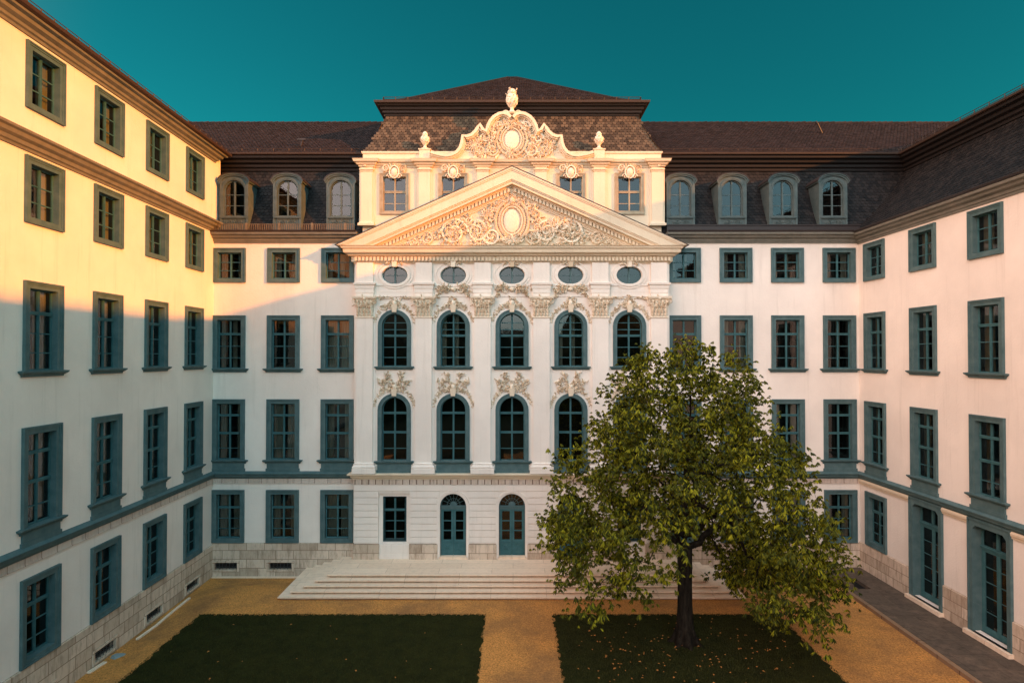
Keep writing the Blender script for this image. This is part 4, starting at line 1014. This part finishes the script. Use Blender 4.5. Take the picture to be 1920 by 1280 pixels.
for s_ in (-1, 1):
    for x, z, r_, a0, tn, rad, hd in ((.62, 21.10, .22, 0, 1.2, .045, 1), (.95, 20.0, .26, pi, 1.5, .05, 1), (1.55, 20.0, .26, pi/2, 1.5, .05, -1), (1.25, 20.55, .22, 0, 1.3, .045, 1)): mb.scroll(s_*x, z, AY-.05, r_, a0 if s_ > 0 else pi-a0, tn, rad, 22, hd*s_, .09)
    foliage(mb, [(s_*.7, 19.8), (s_*.95, 20.3), (s_*.85, 20.9), (s_*.45, 21.3)], AY-.06, rr, 110, spread=.16, ok=okg)
    foliage(mb, [(s_*1.2, 20.6), (s_*1.6, 20.35), (s_*1.9, 20.3), (s_*1.7, 19.9), (s_*1.2, 19.75)], AY-.06, rr, 130, spread=.16, ok=okg)
foliage(mb, [(-.3, 19.85), (.3, 19.85)], AY-.08, rr, 50, spread=.12, ok=okg)
foliage(mb, [(-.25, 21.1), (0, 21.4), (.25, 21.1)], AY-.08, rr, 45, spread=.1)
mb.build('gable_relief', M['stucco'], gb)
mb = MB(); mb.lathe([(.26, 0), (.30, .05), (.22, .10), (.13, .16), (.08, .26), (.10, .34), (.16, .40), (.24, .55), (.27, .70), (.25, .86), (.19, .94), (.17, .98), (.20, 1.03), (.19, 1.12), (.13, 1.20), (.06, 1.24)], (0, AY+.05, 21.72), 18, lambda j, k: .10*((k+j) % 2) if 5 < j < 14 else 0)
r_ = R5(8)
for k in range(26): q = r_.uniform(-1.4, 1.4); z = r_.uniform(22.15, 22.9); mb.leaf(.23*sin(q), z, AY+.05-.22*cos(q), r_.uniform(0, 6.28), .13, .08, .06)
for s_ in (-1, 1): mb.scroll(s_*.28, 21.72, AY-.02, .13, 0 if s_ > 0 else pi, 1.2, .045, 14, s_, .08)
mb.build('crowning_urn', M['stucco'], pv)
mb = MB(); mb.lathe([(.17, 0), (.19, .04), (.10, .09), (.06, .16), (.08, .22), (.17, .34), (.205, .46), (.19, .58), (.12, .64), (.11, .67), (.13, .72), (.09, .80), (.03, .86)], (0, 0, 0), 14, lambda j, k: .10*((k+j) % 2) if 4 < j < 12 else 0)
for k in range(14): q = r_.uniform(-1.4, 1.4); z = r_.uniform(.3, .62); mb.leaf(.18*sin(q), z, -.17*cos(q), r_.uniform(0, 6.28), .10, .06, .05)
u = mb.build('urn', M['stucco'], pv, loc=(-4.12, AY+.05, 20.07)); copy_tree(u, pv, (4.12, AY+.05, 20.07))

# pavilion roof
Z0, Z1, RI = 19.97, 22.22, 1.15
def side(i):
    def S(u, v):
        t = max(0, min(1, v/(Z1-Z0))); d = flare(t, 1.0, 0, 1.35)
        if i == 0: return (u, .22+d*RI, Z0+v)
        if i == 1: return (-7.12+d*.86, -u, Z0+v)
        return (7.12-d*.86, u, Z0+v)
    return S
def hw(v): return 7.12-flare(max(0, min(1, v/(Z1-Z0))), 1, 0, 1.35)*.86
mb = MB(); k = 12
for i in range(k):
    a, b = (Z1-Z0)*i/k, (Z1-Z0)*(i+1)/k; S = side(0)
    mb.add([S(-hw(a), a), S(hw(a), a), S(hw(b), b), S(-hw(b), b)], [(0, 1, 2, 3)])
    for j in (1, 2):
        S = side(j); q0 = .22+flare(i/k, 1, 0, 1.35)*RI; q1 = .22+flare((i+1)/k, 1, 0, 1.35)*RI
        if j == 1: mb.add([S(-11, a), S(-q0, a), S(-q1, b), S(-11, b)], [(0, 1, 2, 3)])
        else: mb.add([S(q0, a), S(11, a), S(11, b), S(q1, b)], [(0, 1, 2, 3)])
pr = mb.build('mansard_roof', M['under'], pv)
tiles('roof_tiles', M['tile_sunlit'], pr, side(0), (-7.3, 7.3), (0, Z1-Z0), lambda u, v: abs(u) < hw(v)+.02, seed=5)
for j in (1, 2): tiles('roof_tiles', M['tile_sunlit'], pr, side(j), (-7, -.2) if j == 1 else (.2, 7), (0, Z1-Z0), (lambda u, v: (-u if u < 0 else u) > .22+flare(max(0, min(1, v/(Z1-Z0))), 1, 0, 1.35)*RI), seed=6+j)
cp = [(-6.22, 11.0), (-6.22, .22+RI), (6.22, .22+RI), (6.22, 11.0)]
mb = MB(); mb.mould(cp, [(-.05, 22.16), (.06, 22.16), (.08, 22.24), (.16, 22.28), (.17, 22.37), (.24, 22.42), (.27, 22.52), (.36, 22.56), (.40, 22.64), (-.05, 22.66)]); mb.build('upper_cornice', M['cornice_wood'], pv)
mb = MB(); mb.mould(cp, [(.2, 22.62), (.40, 22.62), (.50, 22.66), (.52, 22.76), (.49, 22.77), (.45, 22.71), (.2, 22.71)]); mb.build('upper_gutter', M['copper'], pv)
e = 6.60; y0 = .22+RI-.40; yc = 6.15; ap = Vector((0, yc, 26.30))
def ring_(ins, z): return [(-e+ins, y0+ins, z), (e-ins, y0+ins, z), (e-ins, 2*yc-y0-ins, z), (-e+ins, 2*yc-y0-ins, z)]
A = ring_(0, 22.72); B_ = ring_(1.1, 23.30)
mb = MB(); mb.add(A+B_+[tuple(ap-Vector((.25, 0, 0))), tuple(ap+Vector((.25, 0, 0)))], [(0, 1, 5, 4), (1, 2, 6, 5), (2, 3, 7, 6), (3, 0, 4, 7), (4, 5, 9, 8), (5, 6, 9), (6, 7, 8, 9), (7, 4, 8)])
cr = mb.build('crown_roof', M['under'], pv)
def crS(u, v):
    l1 = math.hypot(1.1, .58)
    if v < l1: t = v/l1; return (u, y0+1.1*t, 22.74+.58*t)
    L2 = math.hypot(yc-y0-1.1, 3.0); t = (v-l1)/L2; return (u, y0+1.1+(yc-y0-1.1)*t, 23.32+3.0*t)
def crk(u, v):
    p = crS(u, v); ins = p[1]-y0
    h_ = e-ins if ins < 1.1 else .25+(e-1.1-.25)*(1-(ins-1.1)/(yc-y0-1.1))
    return abs(u) < h_ and p[1] < yc
tiles('roof_tiles', M['tile_red'], cr, crS, (-7, 7), (0, 6.8), crk, seed=15)
mb = MB()
for s_ in (-1, 1):
    mb.tube([A[0 if s_ < 0 else 1], B_[0 if s_ < 0 else 1], tuple(ap+Vector((s_*.25, 0, .02)))], .06, 6)
mb.tube([tuple(ap-Vector((.25, 0, 0))), tuple(ap+Vector((.25, 0, 0)))], .07, 6); mb.build('hip_tiles', M['tile'], cr)
mb = MB(); snow_rail(mb, [(-e+.25, y0+1.5, 22.85), (-e+.25, y0+.25, 22.85), (e-.25, y0+.25, 22.85), (e-.25, y0+1.5, 22.85)], .2, .6); mb.build('snow_rail', M['copper'], pv)

# stucco around the arched windows
def arch_garland(z_top, hgt, name, seed):
    mb = MB(); r = R5(seed); sp = z_top-.765
    for s_ in (-1, 1):
        P = [(s_*(.86*cos(a)), sp+.86*sin(a)) for a in [pi*k/16 for k in range(1, 9)]]
        for k in range(60):
            t = r.random(); a = pi*(.05+.42*t); q = .84+r.uniform(.0, .07+.16*t)
            mb.leaf(s_*q*cos(a), sp+q*sin(a), 0, (a if s_ > 0 else pi-a)+r.uniform(-.9, .9), r.uniform(.10, .19), .07, r.uniform(.03, .08))
        mb.scroll(s_*.20, z_top+.16, 0, .12, 0 if s_ > 0 else pi, 1.3, .028, 14, s_, .06)
    mb.prism([(-.10, z_top-.12), (.10, z_top-.12), (.14, z_top+.22), (-.14, z_top+.22)], -.14, 0)
    for k in range(46):
        q = abs(r.gauss(0, .5)); z = z_top+.1+r.random()*hgt*(1-min(1, q)*.75); mb.leaf(r.choice((-1, 1))*q*.42, z, -.02, r.uniform(0, 6.28), r.uniform(.10, .2), .08, r.uniform(.05, .11))
    mb.dome(0, z_top+.30, -.01, .12, .15, .14, 8)
    return mb
for i, x in enumerate(BAY):
    mb = arch_garland(12.45, .55, '', 41+i)
    mb.build('window_garland', M['stucco'], pv, loc=(x, Y0, 0))
    mb = arch_garland(8.58, .38, '', 51+i); r = R5(60+i)
    for s_ in (-1, 1):
        foliage(mb, [(s_*.15, 9.05), (s_*.30, 9.25), (s_*.55, 9.05), (s_*.72, 9.15)], 0, r, 46, L=(.09, .17), spread=.10)
        foliage(mb, [(s_*.30, 9.25), (s_*.25, 9.5), (s_*.45, 9.45)], 0, r, 22, L=(.08, .14), spread=.08)
        foliage(mb, [(s_*.5, 9.1), (s_*.45, 8.85), (s_*.62, 8.78)], 0, r, 16, L=(.08, .14), spread=.06)
        mb.tube([(s_*.05, -.02, 8.95), (s_*.28, -.03, 9.18), (s_*.5, -.02, 9.08), (s_*.7, -.02, 9.12)], .015, 5)
    mb.build('relief_panel', M['stucco'], pv, loc=(x, Y0, 0))
    # crest over the oval and bow below it
    mb = MB(); r = R5(70+i)
    for s_ in (-1, 1):
        mb.scroll(s_*.20, 14.62, -.05, .10, 0 if s_ > 0 else pi, 1.2, .03, 12, s_, .05); foliage(mb, [(s_*.15, 14.62), (s_*.38, 14.58)], -.04, r, 12, L=(.10, .18), spread=.05)
    mb.prism([(-.09, 14.42), (.09, 14.42), (.13, 14.74), (-.13, 14.74)], -.16, 0)
    mb.build('oval_crest', M['stucco'], pv, loc=(x, Y0, 0)); mb = MB()
    if 0 < i < 4:
        mb.dome(0, 13.40, -.04, .14, .11, .12, 8)
        for s_ in (-1, 1):
            foliage(mb, [(s_*.18, 13.42), (s_*.45, 13.48), (s_*.70, 13.36)], -.05, r, 60, L=(.10, .20), spread=.10)
            foliage(mb, [(s_*.6, 13.3), (s_*.72, 13.05)], -.02, r, 20, L=(.08, .15), spread=.07)
            mb.scroll(s_*.30, 13.36, -.05, .12, 0 if s_ > 0 else pi, 1.3, .028, 14, -s_, .05)
    else:
        for s_ in (-1, 1): mb.tube([(s_*.2, -.02, 12.95), (s_*.45, -.03, 13.02), (s_*.62, -.02, 12.92), (s_*.8, -.02, 13.0)], .02, 5); foliage(mb, [(s_*.3, 13.0), (s_*.8, 13.0)], 0, r, 16, L=(.07, .12), spread=.04)
    mb.build('festoon', M['stucco'], pv, loc=(x, Y0, 0))

# ------------------------------------------------------------------ chestnut tree
def tree():
    rs = np.random.RandomState(11); rr = R5(17)
    root = empty('chestnut_tree', (6.0, 21.1, .30)); tag(root, 'broad chestnut tree in young green leaf standing on the right lawn', 'tree')
    ZT = 10.45
    prof = [(2.3, 4.6), (3.3, 5.35), (4.5, 5.15), (5.4, 4.75), (6.3, 4.25), (7.3, 3.55), (8.1, 2.9), (8.9, 2.72), (9.6, 2.3), (10.1, 1.5), (10.45, .5)]
    def rad(z): return float(np.interp(z, [p[0] for p in prof], [p[1] for p in prof]))
    def zbot(r, a):
        base = 1.75 if cos(a) > 0 else 2.35
        return 4.7-(4.7-base)*min(1, (r/4.4))**1.3
    C = []
    lob = [(rr.uniform(0, 6.28), rr.uniform(0, 6.28), k) for k in (2, 3, 5)]
    while len(C) < 560:
        z = rr.uniform(1.9, 10.4); a = rr.uniform(0, 2*pi); q = rr.random()**.42
        R_ = rad(z)*(1+.06*sin(2*a+lob[0][0])+.06*sin(3*a+z+lob[1][0])+.05*sin(5*a-1.3*z)); R_ *= (1-.17*max(0, -sin(a))*(1 if z < 6 else .4))*(1-.05*max(0, cos(a))); r_ = R_*q
        if rr.random() > R_/5.4: continue
        if z < zbot(r_, a): continue
        if q < .35 and rr.random() < .5: continue
        x, y = r_*cos(a), r_*sin(a)
        if z < 4.9 and y < .5 and abs(x) < 1.1 and rr.random() < .93: continue
        if any((x-c[0])**2+(y-c[1])**2+(z-c[2])**2 < .40**2 for c in C): continue
        C.append((x, y, z))
    for k in range(95):
        a = rr.uniform(-.95, 1.0); r_ = rr.uniform(2.0, 5.15); C.append((r_*cos(a), r_*sin(a), rr.uniform(1.35, 3.4)))
    for k in range(26):
        a = rr.uniform(2.3, 4.0); r_ = rr.uniform(2.4, 4.6); C.append((r_*cos(a), r_*sin(a), rr.uniform(1.9, 3.2)))
    C = [np.array(c) for c in C]
    # limbs: grow each clump to the nearest existing node that lies lower and nearer the trunk
    nodes = [np.array((0, 0, z)) for z in (-.1, .6, 1.3, 2.0, 2.7, 3.3, 3.75)]; par = [-1, 0, 1, 2, 3, 4, 5]
    def addpath(src, tgt, nseg, sag, jit):
        last = src; a = nodes[src].copy(); d = tgt-a
        for k in range(1, nseg+1):
            t = k/nseg; p = a+d*t; p[2] += sag*sin(pi*t); p += rs.normal(0, jit, 3)*(k < nseg)
            nodes.append(p); par.append(last); last = len(nodes)-1
        return last
    mains = []
    for k, (az, el, L) in enumerate([(.2, .55, 2.6), (1.3, .75, 2.4), (2.4, .65, 2.4), (3.25, .5, 2.7), (4.2, .75, 2.3), (5.2, .65, 2.4), (.9, 1.25, 3.2), (3.6, 1.2, 3.2), (5.4, 1.35, 3.6)]):
        s_ = 6 if k % 2 else 5
        tgt = nodes[s_]+np.array((cos(az)*cos(el), sin(az)*cos(el), sin(el)))*L
        m_ = addpath(s_, tgt, 5, -.15, .06); mains.append(m_)
    m_ = addpath(6, np.array((.25, .1, 8.6)), 9, 0, .07)
    order = sorted(range(len(C)), key=lambda i: np.linalg.norm(C[i]-np.array((0, 0, 4.2))))
    for i in order:
        c = C[i]; A_ = np.array(nodes[6:]); d = np.linalg.norm(A_-c, axis=1)
        rt_ = np.hypot(A_[:, 0], A_[:, 1]); rc = math.hypot(c[0], c[1])
        pen = d+.9*np.maximum(0, rt_-rc)+.5*np.maximum(0, A_[:, 2]-c[2]-.8)
        j = int(np.argmin(pen))+6; dd = d[j-6]; addpath(j, c, max(2, int(dd/.35)), .10*dd, .035)
    n = len(nodes); w_ = np.zeros(n); ch = [[] for _ in range(n)]
    for i in range(n):
        if par[i] >= 0: ch[par[i]].append(i)
    for i in range(n-1, -1, -1):
        if not ch[i]: w_[i] = .0085**2.1
        if par[i] >= 0: w_[par[i]] += w_[i]
    rd = w_**(1/1.95)
    sc_ = .26/rd[3]; rd = np.maximum(.006, rd*np.where(rd > .04, sc_, 1+(sc_-1)*np.clip((rd-.01)/.03, 0, 1)))
    rd[0] = .44; rd[1] = .30; rd[2] = .26; rd[3] = .25
    bark, t, b = mat('dark chestnut bark', (.035, .026, .018), .95, .1); P = geo(t).outputs['Position']
    t.links.new(ramp(t, noise(t, mapping(t, P, (9, 9, 2)), 1, 6, .7), .35, (.008, .006, .004), .7, (.036, .028, .020)), b.inputs['Base Color'])
    bump(t, b, noise(t, mapping(t, P, (14, 14, 3)), 1, 6, .75), 1, .05)
    mb = MB(); done = set()
    for i in range(n):
        for c0 in ch[i]:
            if i == 0 or c0 != max(ch[i], key=lambda q: w_[q]) or i < 0:
                chain = [i, c0]
                while ch[chain[-1]]: chain.append(max(ch[chain[-1]], key=lambda q: w_[q]))
                pts = [nodes[q] for q in chain]; ra = [min(rd[q], rd[chain[1]]*1.15) if q == chain[0] and i else rd[q] for q in chain]
                if i == 0:
                    mb.tube(pts[:8], ra[:8], 14)
                    mb.tube(pts[7:], ra[7:], 8) if len(pts) > 8 else None
                else: mb.tube(pts, ra, 8 if ra[0] > .05 else (5 if ra[0] > .018 else 3), False)
    for k in range(7):
        a = 2*pi*k/7+.3; mb.tube([(.22*cos(a), .22*sin(a), .5), (.36*cos(a), .36*sin(a), .12), (.62*cos(a), .62*sin(a), -.02)], [.12, .12, .05], 7)
    mb.build('trunk', bark, root, smooth=True)
    # leaves: drooping palmate leaves, seven leaflets each
    tips = [i for i in range(7, n) if rd[i] < .03]
    tw = np.array([nodes[i] for i in tips])
    NL = 19500; ctr = np.array(C)
    pick = rs.rand(NL) < .80
    base = np.where(pick[:, None], ctr[rs.randint(len(ctr), size=NL)]+rs.normal(0, 1, (NL, 3))*np.array((.23, .23, .16)), tw[rs.randint(len(tw), size=NL)]+rs.normal(0, .10, (NL, 3)))
    V = []; F = []
    hd = rs.uniform(0, 2*pi, NL); droop = rs.uniform(.3, 1.25, NL); size = rs.uniform(.07, .175, NL)
    for i in range(NL):
        bx, by, bz = base[i]; ca, sa = cos(hd[i]), sin(hd[i]); s_ = size[i]
        for k in range(5):
            a = (k-2)*.62; L = s_*(1-.12*abs(k-2)); dr = droop[i]+.12*abs(k-2)
            fx, fy = cos(a), sin(a)
            def loc(u, v, w_):         # u along leaflet, v across, w fold
                px = fx*u-fy*v; py = fy*u+fx*v; pz = -dr*u*.9-w_
                return (bx+ca*px-sa*py, by+sa*px+ca*py, bz+pz)
            j = len(V); V += [loc(0, 0, 0), loc(L*.62, L*.20, .02), loc(L*.62, 0, -.012), loc(L*.62, -L*.20, .02), loc(L, 0, .03)]
            F += [(j, j+2, j+1), (j, j+3, j+2), (j+1, j+2, j+4), (j+2, j+3, j+4)]
    me = bpy.data.meshes.new('crown'); me.from_pydata(V, [], F)
    m = bpy.data.materials.new('young chestnut leaf'); m.use_nodes = True; t = m.node_tree; t.nodes.clear()
    o = nd(t, 'ShaderNodeOutputMaterial'); d_ = nd(t, 'ShaderNodeBsdfPrincipled'); tl = nd(t, 'ShaderNodeBsdfTranslucent'); mx = nd(t, 'ShaderNodeMixShader')
    d_.inputs['Roughness'].default_value = .5; d_.inputs['Specular IOR Level'].default_value = .12; mx.inputs[0].default_value = .22
    g = geo(t); c = ramp(t, g.outputs['Random Per Island'], .25, (.012, .020, .003), .95, (.34, .32, .012))
    c = mixc(t, ramp(t, noise(t, g.outputs['Position'], .8, 3), .4, (0, 0, 0), .62, (.7,)*3), c, (.045, .055, .006))
    t.links.new(c, d_.inputs['Base Color']); t.links.new(mixc(t, 1.0, c, (1.3, 1.25, .5), 'MULTIPLY'), tl.inputs['Color'])
    t.links.new(d_.outputs[0], mx.inputs[1]); t.links.new(tl.outputs[0], mx.inputs[2]); t.links.new(mx.outputs[0], o.inputs[0])
    me.materials.append(m); me.update(); link(bpy.data.objects.new('crown', me), root)
tree()
# fallen leaves on the lawns
mb = MB(); r_ = R5(2)
for k in range(230):
    if r_.random() < .10: x, y = r_.uniform(-11.8, -1.3), r_.uniform(17.5, 23.2)
    else: x, y = r_.gauss(5.6, 2.3), r_.gauss(20.2, 1.6)
    if y > 23.2 or not (1.7 < x < 10 or x < -1.3): continue
    a = r_.uniform(0, 6.28); s_ = r_.uniform(.03, .07); z = .375+r_.uniform(0, .03)
    mb.add([(x, y, z), (x+s_*cos(a), y+s_*sin(a), z+.02), (x+1.5*s_*cos(a+.5), y+1.5*s_*sin(a+.5), z+.01), (x+s_*cos(a+1.1), y+s_*sin(a+1.1), z+.03)], [(0, 1, 2, 3)])
tag(mb.build('fallen_leaves', mat('dry orange leaf', (.50, .20, .05), .7)[0]), 'dry orange fallen leaves scattered over the lawns', 'leaves', kind='stuff')
